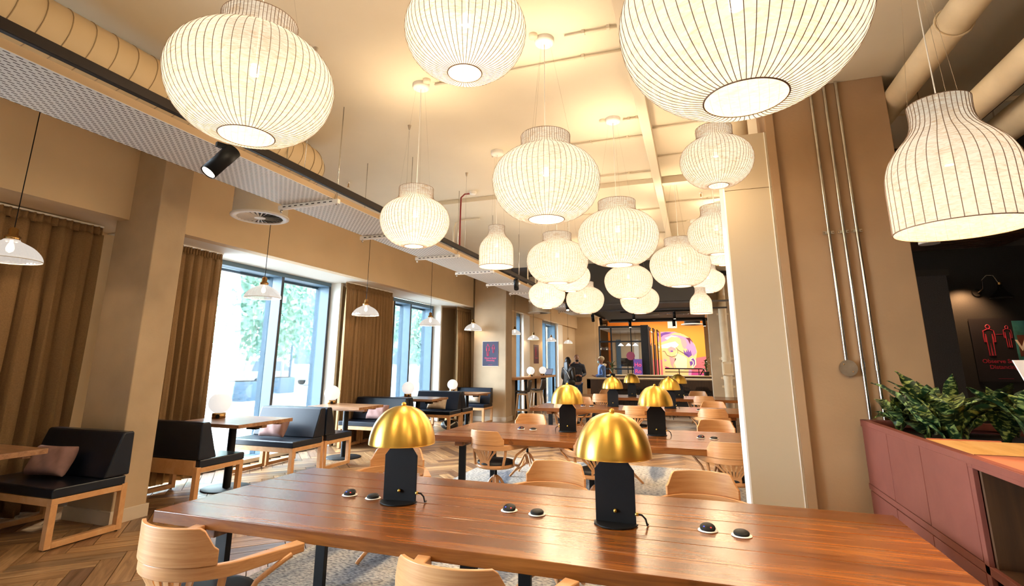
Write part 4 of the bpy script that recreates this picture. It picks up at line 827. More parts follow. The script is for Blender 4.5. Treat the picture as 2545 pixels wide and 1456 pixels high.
# ------------------------------------------------------------------ bentwood swivel armchairs
def bow(n=32):
    pts = []
    for i in range(n+1):
        u = i/n*2-1; s = abs(u); sg = -1 if u < 0 else 1
        if s < .62: a = s/.62*1.15; pts.append((sg*.3*math.sin(a), .03-.3*math.cos(a)))
        else:
            q = (s-.62)/.38; bx_, by = .3*math.sin(1.15), .03-.3*math.cos(1.15); tx, ty = math.cos(1.15), math.sin(1.15)
            x = bx_+tx*.19*q*(1-.4*q)+.03*q*q-.0*q; y = by+ty*.3*q+.03*q*q; pts.append((sg*x, y))
    return pts
def armchair(x, y, rz, label, group):
    t = thing('bentwood_armchair', label, 'chair', (x, y, 0), rz, group)
    if 'chair' in PROTO:
        for o in PROTO['chair']: c = o.copy(); COL.objects.link(c); c.parent = t
        return t
    P = []; B = bow(); n = len(B)
    wd_ = [(-.014-.018*max(0, (abs(i/(n-1)*2-1)-.6)/.4), .014+.022*max(0, (abs(i/(n-1)*2-1)-.6)/.4)) for i in range(n)]
    z0 = [.624+.016*max(0, (abs(i/(n-1)*2-1)-.6)/.4) for i in range(n)]; z1 = [.681]*n
    P.append(MB().sweep(B, wd_, z0, z1).build('arm_bow', M['beech'], t, bevel=.005))
    cr = []; zt = []; m = 28
    for i in range(m+1):
        u = i/m*2-1; a = u*.93; cr.append((.302*math.sin(a), .03-.302*math.cos(a)-.012)); e = max(0, (abs(u)-.72)/.28); zt.append(.836-.006*u*u-.09*(3*e*e-2*e**3))
    cz = [.6815]*(m+1)
    o = MB().sweep(cr, (-.009, .009), cz, zt).build('crest_rail', M['beech'], t, bevel=.003); P.append(o)
    for k in range(7):
        q = (k-3)/3; a = q*.56; xt, yt = .292*math.sin(a), .035-.292*math.cos(a); xb, yb = q*.058, -.205
        pts = [(xt, yt, .63), (xt*.9+xb*.1, yt*.8+yb*.2, .6), (xt*.45+xb*.55, yt*.4+yb*.6, .56), (xb, yb, .5), (xb, yb, .44)]
        mb = MB(); v = []
        for ip, p in enumerate(pts): w = (.018, .0165, .012, .0095, .0095)[ip]; v += [(p[0]-w, p[1]-.005, p[2]), (p[0]+w, p[1]-.005, p[2]), (p[0]+w, p[1]+.005, p[2]), (p[0]-w, p[1]+.005, p[2])]
        mb.add(v, [(4*i+a_, 4*i+(a_+1) % 4, 4*i+4+(a_+1) % 4, 4*i+4+a_) for i in range(4) for a_ in range(4)]+[(3, 2, 1, 0), (16, 17, 18, 19)], False)
        P.append(mb.build('slat', M['beech_v'], t))
    P.append(MB().prism([(-.072, .425), (.072, .425), (.068, .505), (-.068, .505)], -.211, -.2, 'y').build('slat_plate', M['beech'], t, bevel=.002))
    for s in (-1, 1):
        P.append(MB().tube([(s*.235, -.12, .63), (s*.228, -.125, .55), (s*.2, -.13, .43)], [.017, .016, .015], 12).build('back_post', M['beech_v'], t))
        P.append(MB().tube([(s*.365, .14, .645), (s*.352, .11, .632), (s*.325, .06, .6), (s*.285, .02, .56), (s*.262, -.0, .5), (s*.25, .02, .455), (s*.245, .09, .432), (s*.235, .13, .43)], .0125, 10).build('arm_support', M['beech_v'], t))
    P.append(MB().lathe([(.001, .41), (.205, .41), (.222, .416), (.226, .435), (.218, .452), (.001, .452)], 40).build('seat_rim', M['beech'], t))
    P.append(MB().lathe([(.001, .452), (.212, .452), (.218, .462), (.212, .478), (.17, .488), (.001, .492)], 40).build('seat_pad', M['seatfab'], t))
    P.append(MB().lathe([(.001, .405), (.09, .405), (.09, .41), (.001, .41)], 20).tube([(0, 0, .3), (0, 0, .405)], .017, 12).build('swivel_post', M['black'], t))
    P.append(MB().lathe([(.001, .16), (.032, .16), (.04, .2), (.04, .3), (.028, .32), (.001, .325)], 18).build('pedestal_hub', M['beech_v'], t))
    for k in range(4):
        a = PI/4+k*PI/2; c, s_ = math.cos(a), math.sin(a)
        P.append(MB().tube([(c*r, s_*r, h) for r, h in ((.03, .3), (.06, .27), (.1, .2), (.16, .12), (.22, .07), (.27, .03), (.285, .013))], [.016]*6+[.015], 10).build('foot', M['beech_v'], t))
        P.append(MB().tube([(c*r, s_*r, h) for r, h in ((.03, .18), (.08, .135), (.14, .11), (.19, .085))], .011, 8).build('foot_brace', M['beech_v'], t))
    PROTO['chair'] = P; return t
GN = {1: 'foreground table', 2: 'second table', 3: 'third table', 4: 'farthest table'}
CH = [(1, 'n', -2.34, 2.2, -.06, 'left'), (1, 'n', -.93, 2.2, -.06, 'middle'), (1, 'n', .2, 2.2, .06, 'right'), (1, 'f', -2.56, 4.22, .3, 'left'), (1, 'f', -1.11, 4.03, -.1, 'middle'), (1, 'f', -.015, 4.0, .02, 'right'),
      (2, 'n', -2.3, 6.08, -.3, 'left'), (2, 'n', -1.1, 5.96, .3, 'middle'), (2, 'n', .27, 6.1, .05, 'right'), (2, 'f', -2.42, 7.7, .0, 'left'), (2, 'f', -1.05, 7.75, .5, 'middle'), (2, 'f', .2, 7.78, 0, 'right'),
      (3, 'n', -2.42, 10.42, -.2, 'left'), (3, 'n', -1.11, 10.32, 0, 'middle'), (3, 'n', .22, 10.18, 0, 'right'), (3, 'f', -2.53, 12.05, 0, 'left'), (3, 'f', -1.0, 11.95, .1, 'middle'), (3, 'f', .28, 11.6, 0, 'right'),
      (4, 'n', -2.32, 13.88, .0, 'left'), (4, 'n', -1.0, 13.9, 0, 'middle'), (4, 'n', .13, 13.88, 0, 'right'), (4, 'f', -2.5, 15.7, 0, 'left'), (4, 'f', -1.1, 15.75, 0, 'middle'), (4, 'f', -.0, 15.7, 0, 'right')]
for tn, sd_, x, y, r, w in CH:
    side = 'on the near side, its back to us' if sd_ == 'n' else 'on the far side, facing us'
    _c = armchair(x, y, r if sd_ == 'n' else PI+r, 'bentwood armchair at the %s, %s seat %s' % (GN[tn], w, side), 'bentwood swivel armchairs at the long tables')
    if tn == 1 and sd_ == 'n': _c.scale = (1.04,)*3

# ------------------------------------------------------------------ rug
rg = tag(box(-3.32, .95, 1.2, 8.95, 0, .012).build('rug', M['rug']), 'large grey, blue and cream abstract rug under the two front tables', 'rug')

# ------------------------------------------------------------------ pink planter cabinet
PX = 1.2
pc = thing('planter_cabinet', 'terracotta pink planter cabinet with doors, right of the foreground table', 'cabinet', (PX, 0, 0))
MB().box(.02, 1.0, .3, 4.98, .1, .16).box(.04, 1.0, .3, 4.98, 0, .1).build('plinth', M['black'], pc)
MB().box(0, .022, .3, 4.98, 1.138, 1.17).box(0, .05, .3, 4.98, 1.12, 1.17).box(.95, 1.0, .3, 4.98, 1.12, 1.17).box(0, 1.0, 4.93, 4.98, 1.12, 1.17).box(.0, .022, .3, 4.98, .66, .70).box(0, .022, .3, 4.98, .1, .13).build('rails', M['pink'], pc, bevel=.002)
MB().box(.95, 1.0, .3, 4.98, .1, 1.12).box(.03, .95, 3.8, 3.83, .1, 1.12).box(.03, .95, 4.95, 4.98, .1, 1.12).build('carcass', M['pink'], pc)
MB().box(.03, .95, 3.83, 4.95, .8, .83).build('trough_floor', M['black'], pc)
ysd = [4.95, 4.385, 3.815, 3.235]
for a, b in zip(ysd[:-1], ysd[1:]):
    MB().box(-.001, .018, b+.004, a-.004, .705, 1.134).build('door', M['pink'], pc, bevel=.002); MB().box(-.001, .018, b+.004, a-.004, .134, .655).build('door', M['pink'], pc, bevel=.002)
MB().box(0, .022, 3.19, 3.235, .1, 1.138).build('stile', M['pink'], pc, bevel=.002)
box(0, .022, 2.45, 2.5, .1, 1.138).build('stile', M['pink'], pc, bevel=.002)
MB().box(.022, .5, 3.16, 3.18, .7, 1.12).box(.48, .5, 2.5, 3.18, .7, 1.12).box(.022, .5, 2.5, 3.18, .69, .7).build('open_cubby', M['darkwood'], pc)
MB().box(.018, .022, .35, 2.45, .13, 1.13).build('door', M['pink'], pc)
MB().box(.05, .95, .3, 3.27, 1.12, 1.168).build('cabinet_top', M['pinktop'], pc, bevel=.002)
MB().box(.05, .6, 3.275, 3.83, 1.12, 1.1695).build('oak_top_inset', M['goldwood'], pc); MB().box(.05, .6, 3.268, 3.275, 1.13, 1.172).build('metal_strip', M['steel'], pc)
MB().box(.05, .4, 3.83, 3.845, 1.12, 1.175).build('trough_edge', M['pinktop'], pc)
so = MB().box(.05, .95, 3.845, 4.93, .83, 1.1).box(.6, .95, .5, 3.845, 1.0, 1.14).build('soil', M['soil'], pc); so['kind'] = 'stuff'
# leafy plants
LEAF = []
for L_, W_, bend in ((.34, .105, .5), (.28, .09, .8), (.24, .12, .6)):
    v = []; n = 10
    for i in range(n+1):
        u = i/n; w = W_*.5*math.sin(PI*min(1, u*.96+.04)**.75)*(1 if u < .97 else .05); a = bend*u*u
        y = L_*(u-.28*bend*u*u); z = L_*(.18*math.sin(u*1.6)-.42*bend*u*u); rip = .006*math.sin(u*17)
        v += [(-w, y, z+.25*w+rip), (-w*.5, y, z+.06*w), (0, y, z-.004), (w*.5, y, z+.06*w), (w, y, z+.25*w-rip)]
    f = [(5*i+k, 5*i+k+1, 5*i+6+k, 5*i+5+k) for i in range(n) for k in range(4)]
    LEAF.append(MB().add(v, f, True))
LP = []
def plant(x, y, z, n, label, r=1.0, seed=1, name='leafy_plant', up=1.0):
    rs = random.Random(seed); t = thing(name, label, 'plant', (x, y, z), 0, 'variegated plants in the planter')
    for k in range(n):
        i = rs.randrange(3)
        if len(LP) < 3:
            for q in range(3): LP.append(LEAF[q].build('leaf', M['leaf']))
            LP_first = True
        a = k*2.399+rs.uniform(-.3, .3); h = rs.uniform(.02, .2)*r; el = rs.uniform(.35, 1.35)*up; rad = rs.uniform(.0, .06)
        src = LP[i]
        o = src if src.parent is None and not src.get('used') else src.copy()
        if o is src: src['used'] = 1
        else: COL.objects.link(o)
        if 'used' in o.keys() and o is not src: del o['used']
        o.parent = t; o.location = (rad*math.cos(a+PI/2), rad*math.sin(a+PI/2), h); o.rotation_euler = (el, rs.uniform(-.35, .35), a); s = r*rs.uniform(.85, 1.35); o.scale = (s, s, s)
    for k in range(5): a = k*1.3; MB().tube([(0, 0, -.02), (.03*math.cos(a), .03*math.sin(a), .1*r), (.05*math.cos(a), .05*math.sin(a), .2*r)], .006*r, 6).build('stem', M['stem'], t)
PLS = [(1.40, 4.78, 'at the far left corner of the planter', 14), (1.72, 4.72, 'behind the corner one, against the conduits', 16), (1.46, 4.45, 'at the front edge, second from the left', 16), (1.85, 4.35, 'in the back row with upright dark leaves', 16), (1.5, 4.12, 'at the front edge before the oak inset', 16),
       (1.85, 4.0, 'with one large pale mottled leaf, mid planter', 18), (2.0, 3.62, 'beside the oak inset at right', 16), (2.02, 3.3, 'behind the oak inset near the right edge', 16), (1.98, 2.95, 'at the right edge of the picture', 14)]
for i, (x, y, l, n) in enumerate(PLS): plant(x, y, 1.08 if y > 3.7 else 1.12, n, 'dark green variegated plant '+l, 1.0 if i else .85, 11+i)
for o in LP:
    if 'used' in o.keys(): del o['used']

# ------------------------------------------------------------------ dark room: swan-neck lamp, posters
wl = thing('wall_lamp', 'black swan-neck wall lamp throwing warm light on the dark wall', 'wall lamp', (2.95, 6.99, 2.36))
MB().prism([(.04*math.cos(a*PI/10), .04*math.sin(a*PI/10)) for a in range(20)], -.02, 0, 'y').build('wall_plate', M['black'], wl); MB().tube([(0, -.02, 0), (0, -.06, .0), (.02, -.1, .03), (.02, -.12, .12), (.05, -.16, .165), (.08, -.22, .15), (.09, -.27, .06)], .006, 8).build('swan_neck', M['steel'], wl)
MB().lathe([(.016, .05), (.02, .0), (.03, -.01), (.095, -.085), (.1, -.09)], 28, (.09, -.28, .0)).build('shade', M['black'], wl, rot=(0, 0, 0), solid=.002); MB().cyl((.09, -.28, .045), .018, .025, 14).build('brass_collar', M['brass2'], wl)
MB().sphere((.09, -.28, -.05), .025, 8).build('bulb', M['bulb'], wl); light('SPOT', 'wall_lamp_bulb', (-.1, -.2, .06), 45, (1, .52, .22), .03, (math.radians(28), 0, math.radians(10)), wl, cone=1.9, blend=.8)
def figure_icon(t, cx, cz, s, mat, y=-.004, style=0):
    r = .0045*s*2.2
    def ln(pts, closed=False): return [(cx+p[0]*s, y, cz+p[1]*s) for p in pts]
    m = MB(); m.tube(ln([(.035*math.cos(a*PI/8), .29+.042*math.sin(a*PI/8)) for a in range(16)]), r, 5, closed=True)
    m.tube(ln([(-.025, .24), (-.085, .215), (-.095, .1), (-.09, -.01), (-.065, -.015), (-.06, .1), (-.055, .15), (-.05, 0), (-.045, -.28), (-.008, -.28), (0, -.04), (.008, -.28), (.045, -.28), (.05, 0), (.055, .15), (.06, .1), (.065, -.015), (.09, -.01), (.095, .1), (.085, .215), (.025, .24)]), r, 5)
    m.build('figure_outline', mat, t)
def poster(x, y, z, w, h, label, rz=0, ink='pinkink', back='poster', k=1.0, edge=True):
    t = thing('distancing_poster', label, 'poster', (x, y, z), rz)
    if edge: box(-w/2-.008, w/2+.008, -.003, 0, -h/2-.008, h/2+.008).build('white_edge', M['paper'], t)
    box(-w/2, w/2, -.006, -.003, -h/2, h/2).build('sheet', M[back], t)
    figure_icon(t, -w*.16, h*.13, h*.8, M[ink], -.008); figure_icon(t, w*.19, h*.19, h*.56, M[ink], -.008)
    MB().tube([(-w*.03, -.008, h*.24), (w*.09, -.008, h*.24)], .003, 5).build('arrow', M[ink], t)
    text_mesh('Observe Social', w*.118*1.05, M[ink], t, (0, -.007, -h*.21), (PI/2, 0, 0)); text_mesh('Distancing', w*.118*1.05, M[ink], t, (0, -.007, -h*.30), (PI/2, 0, 0)); text_mesh('thank you', w*.05, M[ink], t, (0, -.007, -h*.45), (PI/2, 0, 0)) if False else None
    box(-w*.14, w*.14, -.008, -.006, -h*.455, -h*.45).build('footer_line', M[ink], t)
poster(-5.525, 14.095, 1.845, .48, .68, 'navy distancing poster with pink figures on the far left pillar')
poster(3.06, 6.99, 1.75, .46, .66, 'near-black distancing poster with dimmed pink figures on the dark wall', 0, 'dimink', 'poster_d', edge=False)
tp = thing('teal_poster', 'teal poster with white letters cut by the right edge', 'poster', (3.42, 6.985, 1.8)); box(-.22, .22, -.004, 0, -.25, .25).build('sheet', plain('teal_print', (.04, .2, .22), .5, var=.5, scale=6), tp); box(-.2, .2, -.006, -.004, -.12, .1).build('brown_panel', plain('brown_print', (.12, .04, .03), .5), tp); text_mesh('We', .16, M['paper'], tp, (-.1, -.008, -.06), (PI/2, 0, 0))
pp = thing('side_poster', 'dark red poster seen edge-on on the far window pier', 'poster', (-5.415, 18.35, 1.9), PI/2); box(-.3, .3, -.006, 0, -.33, .33).build('sheet', plain('maroon_print', (.1, .02, .03), .5), pp); figure_icon(pp, -.08, .08, .5, M['pinkink'], -.008); text_mesh('Observe Social', .05, M['pinkink'], pp, (0, -.007, -.15), (PI/2, 0, 0))
wb = thing('white_sign', 'white slanting sign board at the right edge beside the plants', 'sign', (1.2, 3.4, 1.17), 0); MB().prism([(.44, .1), (.9, .1), (.9, .45), (.33, .45)], -.006, .006, 'y').build('board', M['paper'], wb); MB().prism([(.445, .12), (.9, .12), (.9, .26), (.4, .26)], -.008, -.006, 'y').build('pink_band', M['pinktop'], wb); MB().tube([(.7, .0, -.05), (.7, 0, .12)], .008, 8).build('stand', M['black'], wb)
# pool of warm light over cabinet top and the table corner: ceiling spotlights out of frame at right
spot(2.27, 2.35, 3.54, -.35, 1.35, 'black spotlight on the right ceiling, out of frame', True, 0)
light('SPOT', 'right_track_lamp', (1.8, 2.55, 3.3), 420, (1, .68, .38), .03, (math.radians(4), math.radians(20), 0), None, cone=.55, blend=.35)

# ------------------------------------------------------------------ far zone
ht = thing('high_table', 'high wooden bar table by the far windows', 'table', (-5.19, 15.0, 0)); box(-.21, .21, .0, 3.0, 1.09, 1.16).build('tabletop', M['beech'], ht, bevel=.004); box(-.21, .21, 3.06, 4.4, 1.09, 1.16).build('tabletop', M['beech'], ht, bevel=.004)
for y in (.9, 3.03, 4.25): MB().box(.13, .19, y-.03, y+.03, 0, 1.09).box(-.19, -.13, y-.03, y+.03, 0, 1.09).build('leg', M['black'], ht)
MB().box(-.1, -.02, 1.5, 1.62, 1.0, 1.09).box(-.1, -.02, 3.5, 3.62, 1.0, 1.09).build('socket_box', M['black'], ht)
opal(-5.14, 16.75, 1.16, 'oval opal lamp on the far high table, nearer', .9); opal(-5.14, 18.2, 1.16, 'oval opal lamp on the far high table, farther', .9)
lp = thing('laptop', 'open grey laptop on the far end of the high table', 'laptop', (-5.16, 18.75, 1.161), -.5); box(-.17, .17, -.12, .12, 0, .015).build('keyboard_base', M['laptop'], lp); sc = MB().box(-.17, .17, 0, .008, 0, .22).build('lid', M['laptop'], lp, (0, .12, .015), (-.3, 0, 0)); box(-.155, .155, -.002, 0, .015, .205).build('screen', M['screen'], sc)
def barstool(x, y, rz, label):
    t = thing('bar_stool', label, 'stool', (x, y, 0), rz, 'bar stools at the high table')
    for sx in (-1, 1):
        for sy in (-1, 1): MB().tube([(sx*.2, sy*.2, 0), (sx*.13, sy*.13, .72)], [.014, .02], 8).build('leg', M['palewood'], t)
    MB().box(-.18, .18, -.185, -.165, .24, .27).box(-.18, .18, .165, .185, .24, .27).box(-.185, -.165, -.18, .18, .24, .27).box(.165, .185, -.18, .18, .24, .27).build('footrest', M['palewood'], t); box(-.15, .15, -.15, .15, .68, .72).build('seat_frame', M['palewood'], t)
    v = []; n = 10; m = 14
    for j in range(m+1):
        u = j/m; yy, zz, w = ((.2-.4*u/.55, .765-.02*math.sin(u/.55*PI), .2) if u < .55 else (-.2-.07*(u-.55)/.45-.02*math.sin((u-.55)/.45*PI), .765+.33*((u-.55)/.45)**1.1, .21-.05*((u-.55)/.45)**2))
        for i in range(n+1): a = i/n*2-1; v.append((a*w, yy+(.07*a*a if u > .5 else 0), zz+(.03*a*a if u <= .55 else 0)))
    MB().add(v, [(j*(n+1)+i, j*(n+1)+i+1, (j+1)*(n+1)+i+1, (j+1)*(n+1)+i) for j in range(m) for i in range(n)], True).build('shell_seat', M['stool'], t, solid=.02)
barstool(-4.8, 16.35, PI/2, 'dark-shelled bar stool with pale wooden legs, fully in view'); barstool(-4.85, 14.98, PI/2+.2, 'bar stool half hidden behind the poster pillar'); barstool(-4.3, 17.75, PI/2-.6, 'bar stool under the woman in the black jacket')
def counter(x0, x1, y0, y1, z, label, panel=True):
    t = thing('counter_bench', label, 'counter', (x0, y0, 0)); w = x1-x0; d = y1-y0; box(-.02, w, -.02, d, z-.045, z).build('worktop', M['plywood'], t, bevel=.003)
    box(0, w, .0, .04, z-.35, z-.045).build('apron', M['darkwood'], t); box(0, .12, .0, d, 0, z-.045).build('end_panel', M['oakframe'], t); box(.12, .7, .03, .05, .05, z-.35).build('panel', M['darkwood'], t); box(.12, w, d*.6, d*.6+.02, 0, z-.35).build('back_panel', M['slab2'], t); return t
counter(-3.53, .5, 18.0, 18.6, 1.105, 'long pale-edged wooden counter beyond the last table'); counter(-3.15, .56, 20.0, 20.6, 1.165, 'second pale counter behind the first')
def wirechair(x, y, rz, label):
    t = thing('wire_chair', label, 'chair', (x, y, 0), rz, 'black wire chairs by the far counters')
    if 'wire' in PROTO:
        for o in PROTO['wire']: c = o.copy(); COL.objects.link(c); c.parent = t
        return
    v = []; n = 12; m = 14
    for j in range(m+1):
        u = j/m
        if u < .5: q = u/.5; yy, zz, w = .24-.4*q, .47-.04*math.sin(q*PI), .2+.07*q
        else: q = (u-.5)/.5; yy, zz, w = -.16-.12*q, .47+.38*q, .27-.1*q*q
        for i in range(n+1): a = i/n*2-1; v.append((a*w, yy+(.09*a*a if u > .45 else 0), zz+(.07*a*a if u <= .6 else .02)))
    sh = MB().add(v, [(j*(n+1)+i, j*(n+1)+i+1, (j+1)*(n+1)+i+1, (j+1)*(n+1)+i) for j in range(m) for i in range(n)]).build('wire_shell', M['black'], t); md = sh.modifiers.new('w', 'WIREFRAME'); md.thickness = .011; md.use_replace = True
    P = [sh]
    for s in (-1, 1): P.append(MB().tube([(s*.22, .2, 0), (s*.2, .16, .43), (s*.2, -.12, .43), (s*.22, -.2, 0)], .008, 6).build('leg_frame', M['black'], t))
    P.append(MB().tube([(-.21, 0, .2), (.21, 0, .2)], .006, 6).build('cross_wire', M['black'], t)); PROTO['wire'] = P
for i, (x, y, r, l) in enumerate([(-2.55, 16.9, PI, 'leftmost wire chair, near the counter end'), (-1.95, 17.1, 2.6, 'wire chair behind the left far lamp'), (-1.4, 17.2, PI, 'wire chair in the middle before the counter'), (-.98, 16.5, PI+.3, 'wire chair right of the middle before the counter'), (-.45, 17.1, PI-.2, 'wire chair behind the right far lamp'), (.18, 17.6, PI+.2, 'wire chair left of the far right column'),
    (.75, 16.75, 2.3, 'wire chair touching the far right column'), (-2.4, 19.4, PI, 'leftmost wire chair between the counters'), (-1.7, 19.4, PI, 'second wire chair between the counters'), (-1.0, 19.4, PI, 'third wire chair between the counters'), (-.3, 19.4, PI, 'fourth wire chair between the counters')]): wirechair(x, y, r, 'black '+l)
# glass meeting room
gr = thing('glass_room', 'black-framed glass meeting room at the far end', 'partition', (-3.76, 22.0, 0))
fr = [(0, 1.72, 3.02, 3.1), (0, 1.72, 2.43, 2.49), (0, 1.72, 1.33, 1.39), (0, 1.72, 0, .06)]
for a, b, c, d in fr: box(a, b, 0, .06, c, d).build('rail', M['black'], gr)
for a, w in ((0, .05), (.48, .06), (1.3, .04)): box(a, a+w, 0, .06, .06, 3.02).build('mullion', M['black'], gr)
box(1.72, 2.02, -.02, .3, 0, 3.12).build('corner_post', M['black'], gr)
for a, b in ((.05, .48), (.54, 1.3), (1.34, 1.72)):
    for c, d in ((.06, 1.33), (1.39, 2.43), (2.49, 3.02)): box(a, b, .025, .032, c, d).build('pane', M['glassint'], gr)
for k, (y0, y1) in enumerate(((.3, 1.4), (1.4, 2.6), (2.6, 4.0))):
    box(2.0+k*.09, 2.04+k*.09, y0, y0+.08, 0, 3.08).build('mullion', M['black'], gr); box(2.01+k*.09, 2.02+k*.09, y0+.08, y1, .06, 3.0).build('pane', M['glassint'], gr); box(2.0+k*.09, 2.04+k*.09, y0, y1, 2.38, 2.42).build('rail', M['brass2'], gr); box(2.0+k*.09, 2.04+k*.09, y0, y1, 3.02, 3.08).build('rail', M['black'], gr)
box(2.09, 2.13, 1.48, 2.5, .0, 2.36).build('door_leaf', M['black'], gr)
box(0, 1.9, .3, 4, 3.0, 3.05).build('room_ceiling', M['white'], gr)
rw = tag(MB().box(-3.8, -1.9, 26.0, 26.1, 0, 3.0).build('room_wall', M['wall']), 'beige wall inside the glass meeting room', 'wall panel')
for i, (x, h, c) in enumerate(((-3.6, 1.5, 'frame'), (-2.75, 1.6, 'soffit'), (-2.15, 1.5, 'white'))):
    tag(box(x, x+.22, 25.9, 25.98, .9, 2.7).build('wall_strip', M[c]), ('blue tall strip at the left inside the glass room', 'pale tall strip in the middle inside the glass room', 'white tall strip at the right inside the glass room')[i], 'window strip')
tv = thing('room_screen', 'black wall screen inside the glass room', 'screen', (-2.85, 24.0, 1.45)); box(-.3, .3, 0, .04, 0, .36).build('panel', M['black'], tv); MB().tube([(0, .02, -.3), (0, .02, 0)], .02, 8).build('stand', M['black'], tv)
ps = thing('purple_notice', 'purple notice with pink letters on the glass room', 'sign', (-2.2, 21.9, 1.4)); box(-.17, .17, 0, .01, -.3, .35).build('sheet', plain('purple_print', (.09, .04, .2), .5), ps); text_mesh('Ho', .22, M['pinkink'], ps, (0, -.004, .06), (PI/2, 0, 0)); text_mesh('Ro', .22, M['pinkink'], ps, (0, -.004, -.2), (PI/2, 0, 0))
rd = tag(MB().prism([(.17*math.cos(a*PI/14), .17*math.sin(a*PI/14)) for a in range(28)], 0, .01, 'y').build('round_sticker', plain('maroon_sticker', (.14, .015, .04), .5), None, (-2.48, 21.95, 1.88)), 'round dark red sticker on the glass room', 'sticker')
for i, (x, l) in enumerate(((-3.15, 'left'), (-2.8, 'middle'), (-2.5, 'right'))): gp_ = thing('room_pendant', 'small lit pendant inside the glass room, '+l, 'pendant lamp', (x, 24.2, 2.35)); MB().lathe([(.14, 0), (.05, .09), (.02, .12)], 16).build('shade', M['opal'], gp_); MB().tube([(0, 0, .12), (0, 0, .68)], .006, 5).build('cord', M['black'], gp_)
# mural
MU = thing('portrait_mural', 'large orange and pink portrait mural on the far wall', 'mural', (-1.54, 27.0, .957)); UW, UH = 2.03, 2.62
box(-2.6, UW, .02, .1, -.95, UH+.1).build('mural_board', plain('mural_orange', (1.0, .34, .03), .6), MU)
mc = {'pink': (.88, .16, .22), 'mag': (.5, .05, .3), 'skin': (1, .62, .3), 'pale': (1, .84, .6), 'lil': (.72, .3, .62), 'pur': (.17, .06, .42), 'hl': (1, .93, .86), 'or2': (1, .45, .12), 'plum': (.12, .01, .05), 'rose': (.85, .36, .4)}
mm = {k: plain('mural_'+k, v, .6) for k, v in mc.items()}
def mp(poly, c, d):
    pts = [((x-1455)/745*UW, (1110-y)/950*UH) for x, y in poly]
    MB().prism(pts, .02-.002*d-.001, .02-.002*d, 'y').build('colour_shape', mm[c], MU)
mp([(1200, 820), (1850, 820), (2200, 760), (2200, 1010), (1950, 1110), (1200, 1110)], 'pink', 1)
mp([(1930, 1010), (2200, 1060), (2200, 1110), (1920, 1110)], 'mag', 2)
mp([(1455, 330), (1600, 325), (1800, 360), (1950, 450), (2030, 560), (2060, 680), (2040, 780), (2000, 900), (1960, 980), (1900, 1000), (1880, 1110), (1455, 1110)], 'skin', 2)
mp([(1455, 330), (1700, 330), (1850, 390), (1960, 450), (2040, 600), (2050, 700), (1990, 760), (1960, 700), (1930, 740), (1900, 640), (1860, 620), (1830, 560), (1780, 440), (1650, 400), (1560, 480), (1500, 500), (1455, 520)], 'lil', 3)
mp([(1455, 360), (1540, 335), (1650, 345), (1600, 365), (1500, 390), (1455, 430)], 'pur', 4)
mp([(1700, 345), (1850, 380), (1960, 450), (1900, 440), (1800, 400), (1700, 385), (1600, 390)], 'skin', 4)
mp([(1520, 440), (1640, 395), (1760, 420), (1700, 430), (1640, 420), (1560, 470)], 'hl', 5)
mp([(1800, 440), (1880, 480), (1900, 560), (1850, 640), (1820, 600), (1800, 520)], 'rose', 5)
mp([(1880, 440), (1950, 440), (1990, 500), (2000, 530), (1960, 480), (1950, 560), (1920, 480)], 'plum', 6)
mp([(1830, 640), (1870, 700), (1880, 640), (1900, 690), (1900, 620), (1930, 690), (1950, 650), (1970, 740), (1910, 780), (1840, 730)], 'pur', 6)
mp([(1600, 520), (1700, 500), (1760, 560), (1700, 620), (1620, 590), (1560, 620), (1455, 620), (1455, 560)], 'hl', 4)
mp([(1700, 700), (1840, 760), (1880, 800), (1870, 960), (1800, 1000), (1700, 980), (1660, 880)], 'pale', 4)
mp([(1580, 760), (1700, 800), (1640, 900), (1650, 980), (1600, 900)], 'rose', 4)
mp([(1560, 640), (1620, 590), (1690, 620), (1700, 660), (1640, 650), (1600, 700)], 'rose', 5); mp([(1600, 665), (1640, 655), (1660, 672), (1630, 690)], 'pur', 6)
mp([(1485, 800), (1540, 830), (1500, 850)], 'lil', 5); mp([(1485, 930), (1560, 950), (1605, 975), (1520, 965)], 'mag', 5)
mp([(1930, 800), (1980, 780), (2030, 820), (2030, 900), (1980, 960), (1940, 980), (1960, 920)], 'pale', 5); mp([(1945, 820), (1985, 790), (2010, 830), (2010, 890), (1970, 950), (1990, 880), (1985, 840)], 'pur', 6); mp([(1920, 850), (1970, 840), (1975, 890), (1930, 930)], 'pur', 6)
mp([(1900, 980), (1950, 1000), (1930, 1110), (1880, 1110)], 'lil', 5)
gl = [((x-1455)/745*UW, -.002, (1110-y)/950*UH) for x, y in ((1470, 670), (1510, 670), (1545, 740), (1620, 768), (1700, 750), (1735, 690), (1730, 630), (1700, 600))]
MB().tube(gl, .008, 5).tube([((x-1455)/745*UW, -.002, (1110-y)/950*UH) for x, y in ((1735, 645), (1820, 700), (1910, 745))], .01, 5).build('spectacles_line', M['puffer'], MU)
rl = thing('handrail', 'black metal railing in front of the mural', 'railing', (-1.2, 22.6, 0)); MB().tube([(0, 0, 1.38), (1.5, 0, 1.38)], .025, 8).build('top_rail', M['black'], rl); MB().tube([(0, 0, 1.25), (1.5, 0, 1.25)], .015, 8).build('mid_rail', M['black'], rl); MB().tube([(1.5, 0, 1.38), (1.2, 0, .9)], .02, 8).build('stair_rail', M['black'], rl)
for q in (.55, 1.3, 1.5): MB().tube([(q, 0, 0), (q, 0, 1.38)], .018, 8).build('post', M['black'], rl)
cs = thing('ceiling_cassette', 'round black ceiling air unit before the mural', 'air unit', (-.02, 21.8, 3.05)); MB().cyl((0, 0, .06), .3, .22, 32).build('housing', M['black'], cs); MB().lathe([(.3, .02), (.42, .02), (.42, .06), (.3, .06)], 36).build('white_ring', M['white'], cs)
